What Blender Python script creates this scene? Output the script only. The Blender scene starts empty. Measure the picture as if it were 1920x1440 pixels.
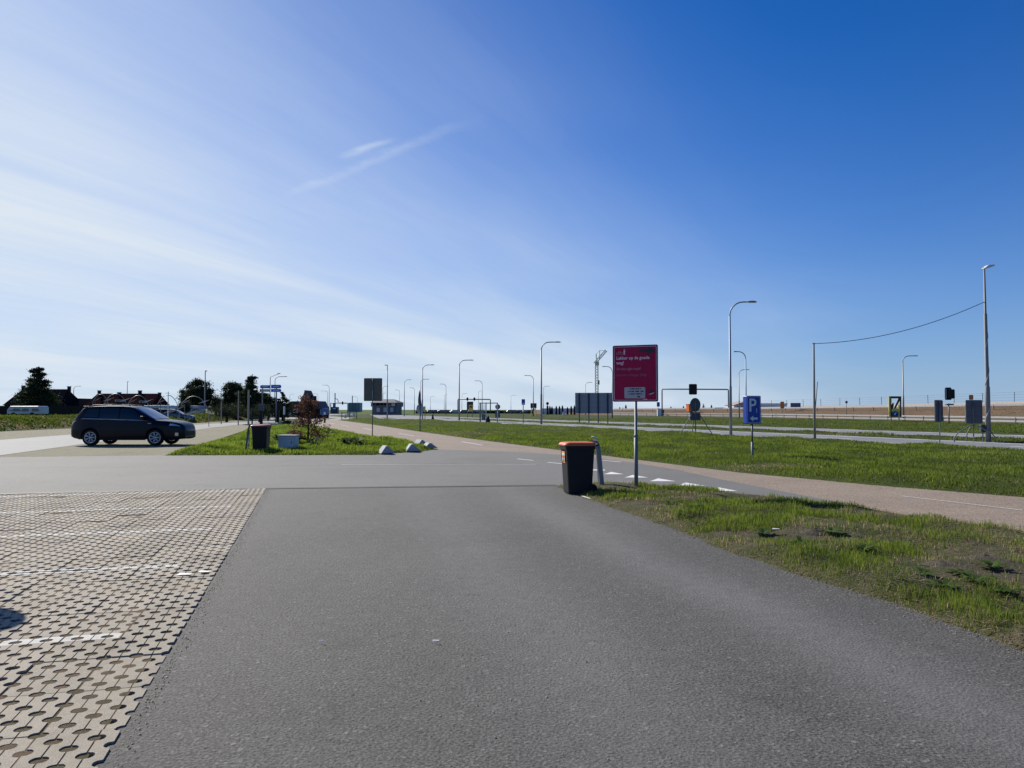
import bpy, bmesh, math, random
import numpy as np
from mathutils import Vector, Matrix, Quaternion

random.seed(7)
rng = np.random.default_rng(7)
scene = bpy.context.scene
C = scene.collection
R = math.radians

# ------------------------------------------------------------------ camera
CAM_H = 1.6
FPX = 1440.0                      # focal length in pixels of the 1920x1440 photograph
PITCH = math.atan(48.0 / FPX)
cam_data = bpy.data.cameras.new('camera')
cam_data.sensor_width = 36.0
cam_data.lens = 36.0 * FPX / 1920.0
cam_data.clip_start = 0.05
cam_data.clip_end = 8000
cam = bpy.data.objects.new('camera', cam_data)
C.objects.link(cam)
cam.location = (0, 0, CAM_H)
cam.rotation_euler = (math.pi / 2 + PITCH, 0, 0)
scene.camera = cam

# ------------------------------------------------------------------ sky and sun
SUN_EL, SUN_AZ = R(34), R(-41)    # azimuth measured from +Y towards +X
world = bpy.data.worlds.new('World')
scene.world = world
world.use_nodes = True
wn, wl = world.node_tree.nodes, world.node_tree.links
wn.clear()


def N(nodes, typ, **kw):
    n = nodes.new(typ)
    for k, v in kw.items():
        if k == 'inp':
            for kk, vv in v.items():
                n.inputs[kk].default_value = vv
        else:
            setattr(n, k, v)
    return n


def M2(nodes, links, op, a, b=None, c=None, clamp=False):
    n = nodes.new('ShaderNodeMath')
    n.operation = op
    n.use_clamp = clamp
    for i, v in enumerate((a, b, c)):
        if v is None:
            continue
        if isinstance(v, (int, float)):
            n.inputs[i].default_value = v
        else:
            links.new(v, n.inputs[i])
    return n.outputs[0]


SKY_STRENGTH = 0.085
w_out = N(wn, 'ShaderNodeOutputWorld')
w_bg = N(wn, 'ShaderNodeBackground', inp={'Strength': SKY_STRENGTH})
w_sky = N(wn, 'ShaderNodeTexSky', sky_type='NISHITA')
w_sky.sun_disc = False
w_sky.sun_elevation = SUN_EL
w_sky.sun_rotation = SUN_AZ
w_sky.air_density = 1.0
w_sky.dust_density = 0.2
w_sky.ozone_density = 2.5
w_hsv = N(wn, 'ShaderNodeHueSaturation', inp={'Saturation': 1.12, 'Value': 1.0})
w_tint = N(wn, 'ShaderNodeMixRGB', blend_type='MULTIPLY', inp={'Fac': 1.0, 'Color2': (0.27, 0.475, 0.85, 1)})
wl.new(w_sky.outputs[0], w_tint.inputs['Color1'])
wl.new(w_tint.outputs[0], w_hsv.inputs['Color'])
# thin cirrus sheet, laid out on a plane of constant height above the place
w_tc = N(wn, 'ShaderNodeTexCoord')
w_sep = N(wn, 'ShaderNodeSeparateXYZ')
wl.new(w_tc.outputs['Generated'], w_sep.inputs[0])
zz = M2(wn, wl, 'ADD', M2(wn, wl, 'MAXIMUM', w_sep.outputs[2], 0.0), 0.09)
px_ = M2(wn, wl, 'DIVIDE', w_sep.outputs[0], zz)
py_ = M2(wn, wl, 'DIVIDE', w_sep.outputs[1], zz)
CD = (math.sin(R(27)), math.cos(R(27)))
along = M2(wn, wl, 'ADD', M2(wn, wl, 'MULTIPLY', px_, CD[0]), M2(wn, wl, 'MULTIPLY', py_, CD[1]))
across = M2(wn, wl, 'ADD', M2(wn, wl, 'MULTIPLY', px_, -CD[1]), M2(wn, wl, 'MULTIPLY', py_, CD[0]))
w_comb = N(wn, 'ShaderNodeCombineXYZ')
wl.new(M2(wn, wl, 'MULTIPLY', along, 0.22), w_comb.inputs[0])
wl.new(M2(wn, wl, 'MULTIPLY', across, 0.95), w_comb.inputs[1])
w_n1 = N(wn, 'ShaderNodeTexNoise', inp={'Scale': 1.05, 'Detail': 6.0, 'Roughness': 0.46, 'Distortion': 0.75})
wl.new(w_comb.outputs[0], w_n1.inputs['Vector'])
w_comb2 = N(wn, 'ShaderNodeCombineXYZ')
wl.new(M2(wn, wl, 'MULTIPLY', along, 0.5), w_comb2.inputs[0])
wl.new(M2(wn, wl, 'MULTIPLY', across, 0.7), w_comb2.inputs[1])
w_n2 = N(wn, 'ShaderNodeTexNoise', inp={'Scale': 0.7, 'Detail': 3.0, 'Roughness': 0.5, 'Distortion': 0.2})
wl.new(w_comb2.outputs[0], w_n2.inputs['Vector'])
mask = N(wn, 'ShaderNodeMapRange', interpolation_type='SMOOTHSTEP',
         inp={'From Min': -0.15, 'From Max': 3.2, 'To Min': 0.0, 'To Max': 1.0})
wl.new(M2(wn, wl, 'ADD', across, M2(wn, wl, 'MULTIPLY', M2(wn, wl, 'SUBTRACT', w_n2.outputs[0], 0.5), 1.6)), mask.inputs[0])
streak = N(wn, 'ShaderNodeMapRange', interpolation_type='SMOOTHSTEP',
           inp={'From Min': 0.28, 'From Max': 0.70, 'To Min': 0.70, 'To Max': 1.08})
wl.new(w_n1.outputs[0], streak.inputs[0])
w_comb3 = N(wn, 'ShaderNodeCombineXYZ')
wl.new(M2(wn, wl, 'MULTIPLY', along, 0.9), w_comb3.inputs[0])
wl.new(M2(wn, wl, 'MULTIPLY', across, 6.5), w_comb3.inputs[1])
w_n3 = N(wn, 'ShaderNodeTexNoise', inp={'Scale': 1.3, 'Detail': 8.0, 'Roughness': 0.62, 'Distortion': 1.1})
wl.new(w_comb3.outputs[0], w_n3.inputs['Vector'])
fib = N(wn, 'ShaderNodeMapRange', inp={'From Min': 0.3, 'From Max': 0.7, 'To Min': 0.93, 'To Max': 1.04})
wl.new(w_n3.outputs[0], fib.inputs[0])
dens = M2(wn, wl, 'MULTIPLY', M2(wn, wl, 'MULTIPLY', M2(wn, wl, 'MULTIPLY', mask.outputs[0], streak.outputs[0]), fib.outputs[0]), 0.98)
# ice crystals scatter forward: the sheet is brighter towards the sun
w_dot = N(wn, 'ShaderNodeVectorMath', operation='DOT_PRODUCT')
wl.new(w_tc.outputs['Generated'], w_dot.inputs[0])
w_dot.inputs[1].default_value = (math.sin(SUN_AZ) * math.cos(SUN_EL), math.cos(SUN_AZ) * math.cos(SUN_EL), math.sin(SUN_EL))
fwd = M2(wn, wl, 'POWER', M2(wn, wl, 'MAXIMUM', w_dot.outputs['Value'], 0.0), 9.0)
dens = M2(wn, wl, 'MULTIPLY', dens, M2(wn, wl, 'ADD', 0.84, M2(wn, wl, 'MULTIPLY', fwd, 0.62)), clamp=True)
# a short decaying contrail
ct_a, ct_b = (-0.93, 2.55), (-0.07, 1.95)
CLOUD = (5.9, 6.6, 7.4, 1)
w_mix = N(wn, 'ShaderNodeMixRGB', inp={'Color2': CLOUD})


def sky_plane(px, py):
    x, u = (px - 960) / FPX, (720 - py) / FPX
    Y = math.cos(PITCH) - u * math.sin(PITCH)
    Z = math.sin(PITCH) + u * math.cos(PITCH)
    L = math.sqrt(x * x + Y * Y + Z * Z)
    return (x / L) / (Z / L + 0.09), (Y / L) / (Z / L + 0.09)


def trail(a, b, width, amount):
    dx, dy = b[0] - a[0], b[1] - a[1]
    L = math.hypot(dx, dy)
    dx, dy = dx / L, dy / L
    rx, ry = M2(wn, wl, 'SUBTRACT', px_, a[0]), M2(wn, wl, 'SUBTRACT', py_, a[1])
    s = M2(wn, wl, 'ADD', M2(wn, wl, 'MULTIPLY', rx, dx), M2(wn, wl, 'MULTIPLY', ry, dy))
    t = M2(wn, wl, 'ADD', M2(wn, wl, 'MULTIPLY', rx, -dy), M2(wn, wl, 'MULTIPLY', ry, dx))
    nz = N(wn, 'ShaderNodeTexNoise', inp={'Scale': 5.0, 'Detail': 5.0, 'Roughness': 0.6})
    cb = N(wn, 'ShaderNodeCombineXYZ')
    wl.new(px_, cb.inputs[0]); wl.new(py_, cb.inputs[1])
    wl.new(cb.outputs[0], nz.inputs['Vector'])
    t2 = M2(wn, wl, 'ADD', t, M2(wn, wl, 'MULTIPLY', M2(wn, wl, 'SUBTRACT', nz.outputs[0], 0.5), width * 2.6))
    prof = N(wn, 'ShaderNodeMapRange', interpolation_type='SMOOTHSTEP', inp={'From Min': 0.0, 'From Max': width, 'To Min': amount, 'To Max': 0.0})
    wl.new(M2(wn, wl, 'ABSOLUTE', t2), prof.inputs[0])
    half = L / 2
    ends = N(wn, 'ShaderNodeMapRange', interpolation_type='SMOOTHSTEP', inp={'From Min': half * 0.35, 'From Max': half, 'To Min': 1.0, 'To Max': 0.0})
    wl.new(M2(wn, wl, 'ABSOLUTE', M2(wn, wl, 'SUBTRACT', s, half)), ends.inputs[0])
    gap = N(wn, 'ShaderNodeMapRange', inp={'From Min': 0.36, 'From Max': 0.6, 'To Min': 0.25, 'To Max': 1.0})
    wl.new(nz.outputs[0], gap.inputs[0])
    return M2(wn, wl, 'MULTIPLY', M2(wn, wl, 'MULTIPLY', prof.outputs[0], ends.outputs[0]), gap.outputs[0])


tr1 = trail(sky_plane(630, 300), sky_plane(750, 255), 0.026, 0.24)
tr2 = trail(sky_plane(520, 378), sky_plane(930, 205), 0.040, 0.15)
dens = M2(wn, wl, 'ADD', dens, M2(wn, wl, 'ADD', tr1, tr2), clamp=True)
wl.new(dens, w_mix.inputs['Fac'])
# pale sea haze low over the horizon, all the way round
w_haze = N(wn, 'ShaderNodeMixRGB', inp={'Color2': (3.4, 4.5, 6.2, 1)})
hz = M2(wn, wl, 'MULTIPLY', M2(wn, wl, 'POWER', 2.718, M2(wn, wl, 'MULTIPLY', M2(wn, wl, 'MAXIMUM', w_sep.outputs[2], 0.0), -7.0)), 0.72)
wl.new(hz, w_haze.inputs['Fac'])
wl.new(w_hsv.outputs[0], w_haze.inputs['Color1'])
wl.new(w_haze.outputs[0], w_mix.inputs['Color1'])
wl.new(w_mix.outputs[0], w_bg.inputs['Color'])
wl.new(w_bg.outputs[0], w_out.inputs[0])

sun_data = bpy.data.lights.new('sun', 'SUN')
sun_data.energy = 4.9
sun_data.angle = R(0.53)
sun_data.color = (1.0, 0.95, 0.86)
sun = bpy.data.objects.new('sun', sun_data)
C.objects.link(sun)
SUNV = Vector((math.sin(SUN_AZ) * math.cos(SUN_EL), math.cos(SUN_AZ) * math.cos(SUN_EL), math.sin(SUN_EL)))
sun.rotation_euler = (-SUNV).to_track_quat('-Z', 'Y').to_euler()
sun.location = SUNV * 60

scene.view_settings.view_transform = 'Standard'
scene.view_settings.look = 'None'
scene.view_settings.gamma = 1.0
scene.view_settings.exposure = 0.5
scene.view_settings.use_curve_mapping = False

# ------------------------------------------------------------------ placing helpers
def ray(px, py):
    x, u = (px - 960) / FPX, (720 - py) / FPX
    return Vector((x, math.cos(PITCH) - u * math.sin(PITCH), math.sin(PITCH) + u * math.cos(PITCH)))


def G(px, py, z=0.0):
    """ground point seen at a photograph pixel"""
    r = ray(px, py)
    k = (z - CAM_H) / r.z
    return Vector((r.x * k, r.y * k, z))


def W(px, py, D):
    """point at distance D (along +Y) seen at a photograph pixel"""
    r = ray(px, py)
    k = D / r.y
    return Vector((r.x * k, D, CAM_H + r.z * k))


def project(p):
    x, y, z = p[0], p[1], p[2] - CAM_H
    f = y * math.cos(PITCH) + z * math.sin(PITCH)
    u = -y * math.sin(PITCH) + z * math.cos(PITCH)
    if f < 0.05:
        return (-9999, -9999)
    return 960 + FPX * x / f, 720 - FPX * u / f


def vnoise(x, y, seed=0):
    x = np.asarray(x, float); y = np.asarray(y, float)
    xi, yi = np.floor(x).astype(np.int64), np.floor(y).astype(np.int64)
    xf, yf = x - xi, y - yi
    xf = xf * xf * (3 - 2 * xf); yf = yf * yf * (3 - 2 * yf)

    def h(a, b):
        n = (a * 374761393 + b * 668265263 + seed * 974634777) & 0x7fffffff
        n = ((n ^ (n >> 13)) * 1274126177) & 0x7fffffff
        return ((n ^ (n >> 16)) & 0xffff) / 65535.0
    return (h(xi, yi) * (1 - xf) + h(xi + 1, yi) * xf) * (1 - yf) + (h(xi, yi + 1) * (1 - xf) + h(xi + 1, yi + 1) * xf) * yf


def fbm(x, y, seed=0, o=3):
    a, s, t = 1.0, 0.0, 0.0
    for i in range(o):
        s = s + a * vnoise(np.asarray(x) * 2 ** i, np.asarray(y) * 2 ** i, seed + i)
        t += a
        a *= 0.5
    return s / t


def inside(poly, x, y):
    res = np.zeros(len(x), bool)
    n = len(poly)
    for i in range(n):
        x0, y0 = poly[i][0], poly[i][1]
        x1, y1 = poly[(i + 1) % n][0], poly[(i + 1) % n][1]
        c = ((y0 > y) != (y1 > y)) & (x < (x1 - x0) * (y - y0) / (y1 - y0 + 1e-12) + x0)
        res ^= c
    return res


def sdist(poly, x, y):
    """signed distance, positive inside"""
    d = np.full(len(x), 1e9)
    n = len(poly)
    for i in range(n):
        ax, ay = poly[i][0], poly[i][1]
        bx, by = poly[(i + 1) % n][0], poly[(i + 1) % n][1]
        ex, ey = bx - ax, by - ay
        t = np.clip(((x - ax) * ex + (y - ay) * ey) / (ex * ex + ey * ey + 1e-12), 0, 1)
        d = np.minimum(d, np.hypot(x - ax - t * ex, y - ay - t * ey))
    return np.where(inside(poly, x, y), d, -d)


# ------------------------------------------------------------------ materials
def new_mat(name):
    m = bpy.data.materials.new(name)
    m.use_nodes = True
    nt = m.node_tree
    return m, nt.nodes, nt.links, nt.nodes['Principled BSDF']


MATS = {}


def mat(name, col, rough=0.6, metal=0.0, var=0.15, scale=6.0, bump=0.0, coat=0.0, bscale=None, spec=0.5):
    """procedural paint/metal/stone: base colour broken up by noise, optional fine relief"""
    if name in MATS:
        return MATS[name]
    m, nn, ll, b = new_mat(name)
    g = N(nn, 'ShaderNodeNewGeometry')
    tc = N(nn, 'ShaderNodeTexCoord')
    nz = N(nn, 'ShaderNodeTexNoise', inp={'Scale': scale, 'Detail': 6.0, 'Roughness': 0.6})
    ll.new(tc.outputs['Object'], nz.inputs['Vector'])
    mx = N(nn, 'ShaderNodeMixRGB', inp={'Color1': tuple(c * (1 - var) for c in col) + (1,), 'Color2': tuple(min(1, c * (1 + var)) for c in col) + (1,)})
    ll.new(nz.outputs[0], mx.inputs['Fac'])
    ll.new(mx.outputs[0], b.inputs['Base Color'])
    b.inputs['Roughness'].default_value = rough
    b.inputs['Metallic'].default_value = metal
    b.inputs['Specular IOR Level'].default_value = spec
    b.inputs['Coat Weight'].default_value = coat
    b.inputs['Coat Roughness'].default_value = 0.05
    if bump:
        n2 = N(nn, 'ShaderNodeTexNoise', inp={'Scale': bscale or scale * 6, 'Detail': 4.0})
        ll.new(tc.outputs['Object'], n2.inputs['Vector'])
        bp = N(nn, 'ShaderNodeBump', inp={'Strength': bump, 'Distance': 0.02})
        ll.new(n2.outputs[0], bp.inputs['Height'])
        ll.new(bp.outputs[0], b.inputs['Normal'])
    MATS[name] = m
    return m


def mat_road(name, c_lo, c_hi, grain=170.0, speck=(0.3, 0.3, 0.3), bump=0.5, patch=0.35, wear=None, rough=0.85, crack=0.0, contrast=1.0):
    """bound road surface: aggregate speckle, broad patches, fine relief"""
    m, nn, ll, b = new_mat(name)
    g = N(nn, 'ShaderNodeNewGeometry')
    P = g.outputs['Position']
    big = N(nn, 'ShaderNodeTexNoise', inp={'Scale': patch, 'Detail': 5.0, 'Roughness': 0.6, 'Distortion': 0.4})
    ll.new(P, big.inputs['Vector'])
    fine = N(nn, 'ShaderNodeTexNoise', inp={'Scale': grain, 'Detail': 3.0, 'Roughness': 0.7})
    ll.new(P, fine.inputs['Vector'])
    mid = N(nn, 'ShaderNodeTexNoise', inp={'Scale': grain * 0.13, 'Detail': 4.0, 'Roughness': 0.7})
    ll.new(P, mid.inputs['Vector'])
    vor = N(nn, 'ShaderNodeTexVoronoi', inp={'Scale': grain * 0.9, 'Randomness': 1.0})
    ll.new(P, vor.inputs['Vector'])
    f1 = M2(nn, ll, 'ADD', M2(nn, ll, 'MULTIPLY', big.outputs[0], 0.55), M2(nn, ll, 'MULTIPLY', mid.outputs[0], 0.45))
    r1 = N(nn, 'ShaderNodeMapRange', inp={'From Min': 0.32, 'From Max': 0.68})
    ll.new(f1, r1.inputs[0])
    mx = N(nn, 'ShaderNodeMixRGB', inp={'Color1': c_lo + (1,), 'Color2': c_hi + (1,)})
    ll.new(r1.outputs[0], mx.inputs['Fac'])
    # aggregate
    ag = N(nn, 'ShaderNodeMapRange', inp={'From Min': 0.30, 'From Max': 0.72, 'To Min': 1.0 - 0.72 * contrast, 'To Max': 1.0 + 0.62 * contrast})
    ll.new(fine.outputs[0], ag.inputs[0])
    mul = N(nn, 'ShaderNodeMixRGB', blend_type='MULTIPLY', inp={'Fac': 1.0})
    ll.new(mx.outputs[0], mul.inputs['Color1'])
    ll.new(ag.outputs[0], mul.inputs['Color2'])
    sp = N(nn, 'ShaderNodeMapRange', inp={'From Min': 0.965, 'From Max': 1.0, 'To Min': 0.0, 'To Max': 0.35})
    sep = N(nn, 'ShaderNodeSeparateColor')
    ll.new(vor.outputs['Color'], sep.inputs[0])
    ll.new(sep.outputs[0], sp.inputs[0])
    pit = N(nn, 'ShaderNodeTexNoise', inp={'Scale': grain * 0.55, 'Detail': 2.0, 'Roughness': 0.5})
    ll.new(P, pit.inputs['Vector'])
    pr = N(nn, 'ShaderNodeMapRange', inp={'From Min': 0.60, 'From Max': 0.70, 'To Min': 1.0, 'To Max': 1.0 - 0.5 * contrast})
    ll.new(pit.outputs[0], pr.inputs[0])
    stain = N(nn, 'ShaderNodeTexNoise', inp={'Scale': patch * 3.1, 'Detail': 7.0, 'Roughness': 0.7, 'Distortion': 0.8})
    ll.new(P, stain.inputs['Vector'])
    sr = N(nn, 'ShaderNodeMapRange', inp={'From Min': 0.56, 'From Max': 0.74, 'To Min': 1.0, 'To Max': 0.74})
    ll.new(stain.outputs[0], sr.inputs[0])
    pm = N(nn, 'ShaderNodeMixRGB', blend_type='MULTIPLY', inp={'Fac': 1.0})
    ll.new(mul.outputs[0], pm.inputs['Color1'])
    ll.new(M2(nn, ll, 'MULTIPLY', pr.outputs[0], sr.outputs[0]), pm.inputs['Color2'])
    mul = pm
    mx2 = N(nn, 'ShaderNodeMixRGB', inp={'Color2': speck + (1,)})
    ll.new(sp.outputs[0], mx2.inputs['Fac'])
    ll.new(mul.outputs[0], mx2.inputs['Color1'])
    out = mx2.outputs[0]
    if wear:
        at = N(nn, 'ShaderNodeAttribute', attribute_name='wear')
        mx3 = N(nn, 'ShaderNodeMixRGB', inp={'Color2': wear + (1,)})
        nzw = M2(nn, ll, 'MULTIPLY', at.outputs['Fac'], M2(nn, ll, 'ADD', mid.outputs[0], 0.25))
        ll.new(nzw, mx3.inputs['Fac'])
        ll.new(out, mx3.inputs['Color1'])
        out = mx3.outputs[0]
    ll.new(out, b.inputs['Base Color'])
    b.inputs['Roughness'].default_value = rough
    b.inputs['Specular IOR Level'].default_value = 0.35
    bp = N(nn, 'ShaderNodeBump', inp={'Strength': bump, 'Distance': 0.006})
    ll.new(M2(nn, ll, 'ADD', fine.outputs[0], M2(nn, ll, 'MULTIPLY', vor.outputs['Distance'], 0.5)), bp.inputs['Height'])
    ll.new(bp.outputs[0], b.inputs['Normal'])
    return m


def mat_ground(name, cols, scales=(0.25, 2.5, 22.0), bump=0.8, dist=0.05):
    """grassy or sandy ground: three colours mixed by noise of several sizes"""
    m, nn, ll, b = new_mat(name)
    g = N(nn, 'ShaderNodeNewGeometry')
    ns = []
    for s in scales:
        n = N(nn, 'ShaderNodeTexNoise', inp={'Scale': s, 'Detail': 6.0, 'Roughness': 0.65})
        ll.new(g.outputs['Position'], n.inputs['Vector'])
        ns.append(n.outputs[0])
    f = M2(nn, ll, 'ADD', M2(nn, ll, 'MULTIPLY', ns[0], 0.4), M2(nn, ll, 'ADD', M2(nn, ll, 'MULTIPLY', ns[1], 0.35), M2(nn, ll, 'MULTIPLY', ns[2], 0.25)))
    cr = N(nn, 'ShaderNodeValToRGB')
    cr.color_ramp.elements[0].position = 0.36
    cr.color_ramp.elements[0].color = cols[0] + (1,)
    cr.color_ramp.elements[1].position = 0.64
    cr.color_ramp.elements[1].color = cols[-1] + (1,)
    for i, c in enumerate(cols[1:-1]):
        e = cr.color_ramp.elements.new(0.36 + 0.28 * (i + 1) / (len(cols) - 1))
        e.color = c + (1,)
    ll.new(f, cr.inputs[0])
    ll.new(cr.outputs[0], b.inputs['Base Color'])
    b.inputs['Roughness'].default_value = 0.95
    b.inputs['Specular IOR Level'].default_value = 0.1
    bp = N(nn, 'ShaderNodeBump', inp={'Strength': bump, 'Distance': dist})
    ll.new(M2(nn, ll, 'ADD', ns[1], ns[2]), bp.inputs['Height'])
    ll.new(bp.outputs[0], b.inputs['Normal'])
    return m


def mat_leaf(name, trans=0.45, tint=(1, 1, 1)):
    """leaf blades coloured by the vertex attribute, letting light through"""
    m = bpy.data.materials.new(name)
    m.use_nodes = True
    nn, ll = m.node_tree.nodes, m.node_tree.links
    nn.clear()
    o = N(nn, 'ShaderNodeOutputMaterial')
    at = N(nn, 'ShaderNodeAttribute', attribute_name='col')
    d = N(nn, 'ShaderNodeBsdfDiffuse')
    t = N(nn, 'ShaderNodeBsdfTranslucent')
    gl = N(nn, 'ShaderNodeBsdfGlossy', inp={'Roughness': 0.5, 'Color': (1, 1, 1, 1)})
    mx = N(nn, 'ShaderNodeMixShader', inp={'Fac': trans})
    mg = N(nn, 'ShaderNodeMixShader', inp={'Fac': 0.018})
    ll.new(at.outputs['Color'], d.inputs['Color'])
    ll.new(at.outputs['Color'], t.inputs['Color'])
    ll.new(d.outputs[0], mx.inputs[1]); ll.new(t.outputs[0], mx.inputs[2])
    ll.new(mx.outputs[0], mg.inputs[1]); ll.new(gl.outputs[0], mg.inputs[2])
    ll.new(mg.outputs[0], o.inputs[0])
    return m


def mat_glass(name, col=(0.02, 0.03, 0.05), rough=0.04):
    m, nn, ll, b = new_mat(name)
    b.inputs['Base Color'].default_value = col + (1,)
    b.inputs['Roughness'].default_value = rough
    b.inputs['Specular IOR Level'].default_value = 0.7
    nz = N(nn, 'ShaderNodeTexNoise', inp={'Scale': 2.0})
    bp = N(nn, 'ShaderNodeBump', inp={'Strength': 0.02})
    ll.new(nz.outputs[0], bp.inputs['Height']); ll.new(bp.outputs[0], b.inputs['Normal'])
    return m


steel = mat('galvanised_steel', (0.17, 0.178, 0.19), 0.6, 0.15, 0.2, 9)
dark_steel = mat('weathered_steel', (0.13, 0.14, 0.155), 0.55, 0.4, 0.2, 9)
pale_steel = mat('pale_steel', (0.50, 0.51, 0.52), 0.55, 0.1, 0.15, 9)
alu_back = mat('sign_back_aluminium', (0.085, 0.095, 0.115), 0.6, 0.1, 0.12, 4, spec=0.3)
black_paint = mat('black_paint', (0.008, 0.008, 0.010), 0.55, 0, 0.3, 8, spec=0.25)
white_paint = mat('white_paint', (0.72, 0.72, 0.70), 0.5, 0, 0.06, 8)
road_paint = mat('road_paint', (0.62, 0.62, 0.60), 0.7, 0, 0.22, 26, 0.3)
blue_sign = mat('blue_sign_face', (0.012, 0.050, 0.34), 0.4, 0, 0.08, 4, spec=0.3)
orange_sign = mat('orange_sign_face', (0.75, 0.17, 0.015), 0.45, 0, 0.1, 5)
yellow_sign = mat('yellow_sign_face', (0.72, 0.62, 0.10), 0.45, 0, 0.1, 5)
timber = mat('grey_timber', (0.33, 0.28, 0.23), 0.85, 0, 0.3, 18, 0.4)
dark_timber = mat('dark_timber', (0.028, 0.024, 0.022), 0.9, 0, 0.3, 14, 0.4, spec=0.15)
concrete = mat('pale_concrete', (0.50, 0.50, 0.49), 0.85, 0, 0.16, 7, 0.3)
rubber = mat('tyre_rubber', (0.012, 0.012, 0.013), 0.8, 0, 0.2, 20, 0.2, spec=0.2)


# ------------------------------------------------------------------ mesh helpers
class MB:
    def __init__(self):
        self.v, self.f = [], []

    def quad(self, a, b, c, d):
        i = len(self.v)
        self.v += [tuple(a), tuple(b), tuple(c), tuple(d)]
        self.f.append((i, i + 1, i + 2, i + 3))
        return self

    def poly(self, pts):
        i = len(self.v)
        self.v += [tuple(p) for p in pts]
        self.f.append(tuple(range(i, i + len(pts))))
        return self

    def box(self, x0, x1, y0, y1, z0, z1, taper=0.0):
        i = len(self.v)
        t = taper
        self.v += [(x0 + t, y0 + t, z0), (x1 - t, y0 + t, z0), (x1 - t, y1 - t, z0), (x0 + t, y1 - t, z0),
                   (x0, y0, z1), (x1, y0, z1), (x1, y1, z1), (x0, y1, z1)]
        for f in ((3, 2, 1, 0), (4, 5, 6, 7), (0, 1, 5, 4), (1, 2, 6, 5), (2, 3, 7, 6), (3, 0, 4, 7)):
            self.f.append(tuple(i + k for k in f))
        return self

    def prism(self, pts, y0, y1):
        """outline in x,z (counter-clockwise seen from -y) extruded from y0 to y1"""
        n, i = len(pts), len(self.v)
        self.v += [(p[0], y0, p[1]) for p in pts] + [(p[0], y1, p[1]) for p in pts]
        self.f.append(tuple(range(i, i + n)))
        self.f.append(tuple(range(i + 2 * n - 1, i + n - 1, -1)))
        for k in range(n):
            l = (k + 1) % n
            self.f.append((i + l, i + k, i + n + k, i + n + l))
        return self

    def slab(self, pts, z0, z1):
        """outline in x,y (counter-clockwise from above) extruded from z0 to z1"""
        n, i = len(pts), len(self.v)
        self.v += [(p[0], p[1], z0) for p in pts] + [(p[0], p[1], z1) for p in pts]
        self.f.append(tuple(range(i + n - 1, i - 1, -1)))
        self.f.append(tuple(range(i + n, i + 2 * n)))
        for k in range(n):
            l = (k + 1) % n
            self.f.append((i + k, i + l, i + n + l, i + n + k))
        return self

    def tube(self, pts, rad, n=8, cap=True):
        pts = [Vector(p) for p in pts]
        if not isinstance(rad, (list, tuple)):
            rad = [rad] * len(pts)
        i0 = len(self.v)
        up = None
        for k, p in enumerate(pts):
            d = (pts[min(k + 1, len(pts) - 1)] - pts[max(k - 1, 0)]).normalized()
            if up is None:
                up = Vector((1, 0, 0)) if abs(d.x) < 0.9 else Vector((0, 1, 0))
            a = (up - d * up.dot(d)).normalized()
            up = a
            b = d.cross(a)
            for j in range(n):
                t = 2 * math.pi * j / n
                self.v.append(tuple(p + (a * math.cos(t) + b * math.sin(t)) * rad[k]))
        for k in range(len(pts) - 1):
            for j in range(n):
                l = (j + 1) % n
                self.f.append((i0 + k * n + j, i0 + k * n + l, i0 + (k + 1) * n + l, i0 + (k + 1) * n + j))
        if cap:
            self.f.append(tuple(i0 + j for j in range(n - 1, -1, -1)))
            self.f.append(tuple(i0 + (len(pts) - 1) * n + j for j in range(n)))
        return self

    def lathe_y(self, prof, cx, cz, n=24):
        """profile of (radius, y) turned about an axis parallel to y"""
        i0 = len(self.v)
        for (r, y) in prof:
            for j in range(n):
                t = 2 * math.pi * j / n
                self.v.append((cx + r * math.cos(t), y, cz + r * math.sin(t)))
        for k in range(len(prof) - 1):
            for j in range(n):
                l = (j + 1) % n
                self.f.append((i0 + k * n + j, i0 + (k + 1) * n + j, i0 + (k + 1) * n + l, i0 + k * n + l))
        return self

    def build(self, name, material, parent=None, smooth=False, bevel=0.0):
        me = bpy.data.meshes.new(name)
        me.from_pydata(self.v, [], self.f)
        bm = bmesh.new(); bm.from_mesh(me)
        bmesh.ops.recalc_face_normals(bm, faces=bm.faces)
        bm.to_mesh(me); bm.free()
        if smooth:
            me.polygons.foreach_set('use_smooth', [True] * len(me.polygons))
        me.materials.append(material)
        o = bpy.data.objects.new(name, me)
        C.objects.link(o)
        if bevel:
            bv = o.modifiers.new('bevel', 'BEVEL')
            bv.width = bevel; bv.segments = 2; bv.limit_method = 'ANGLE'
        if parent is not None:
            o.parent = parent
        return o


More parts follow.
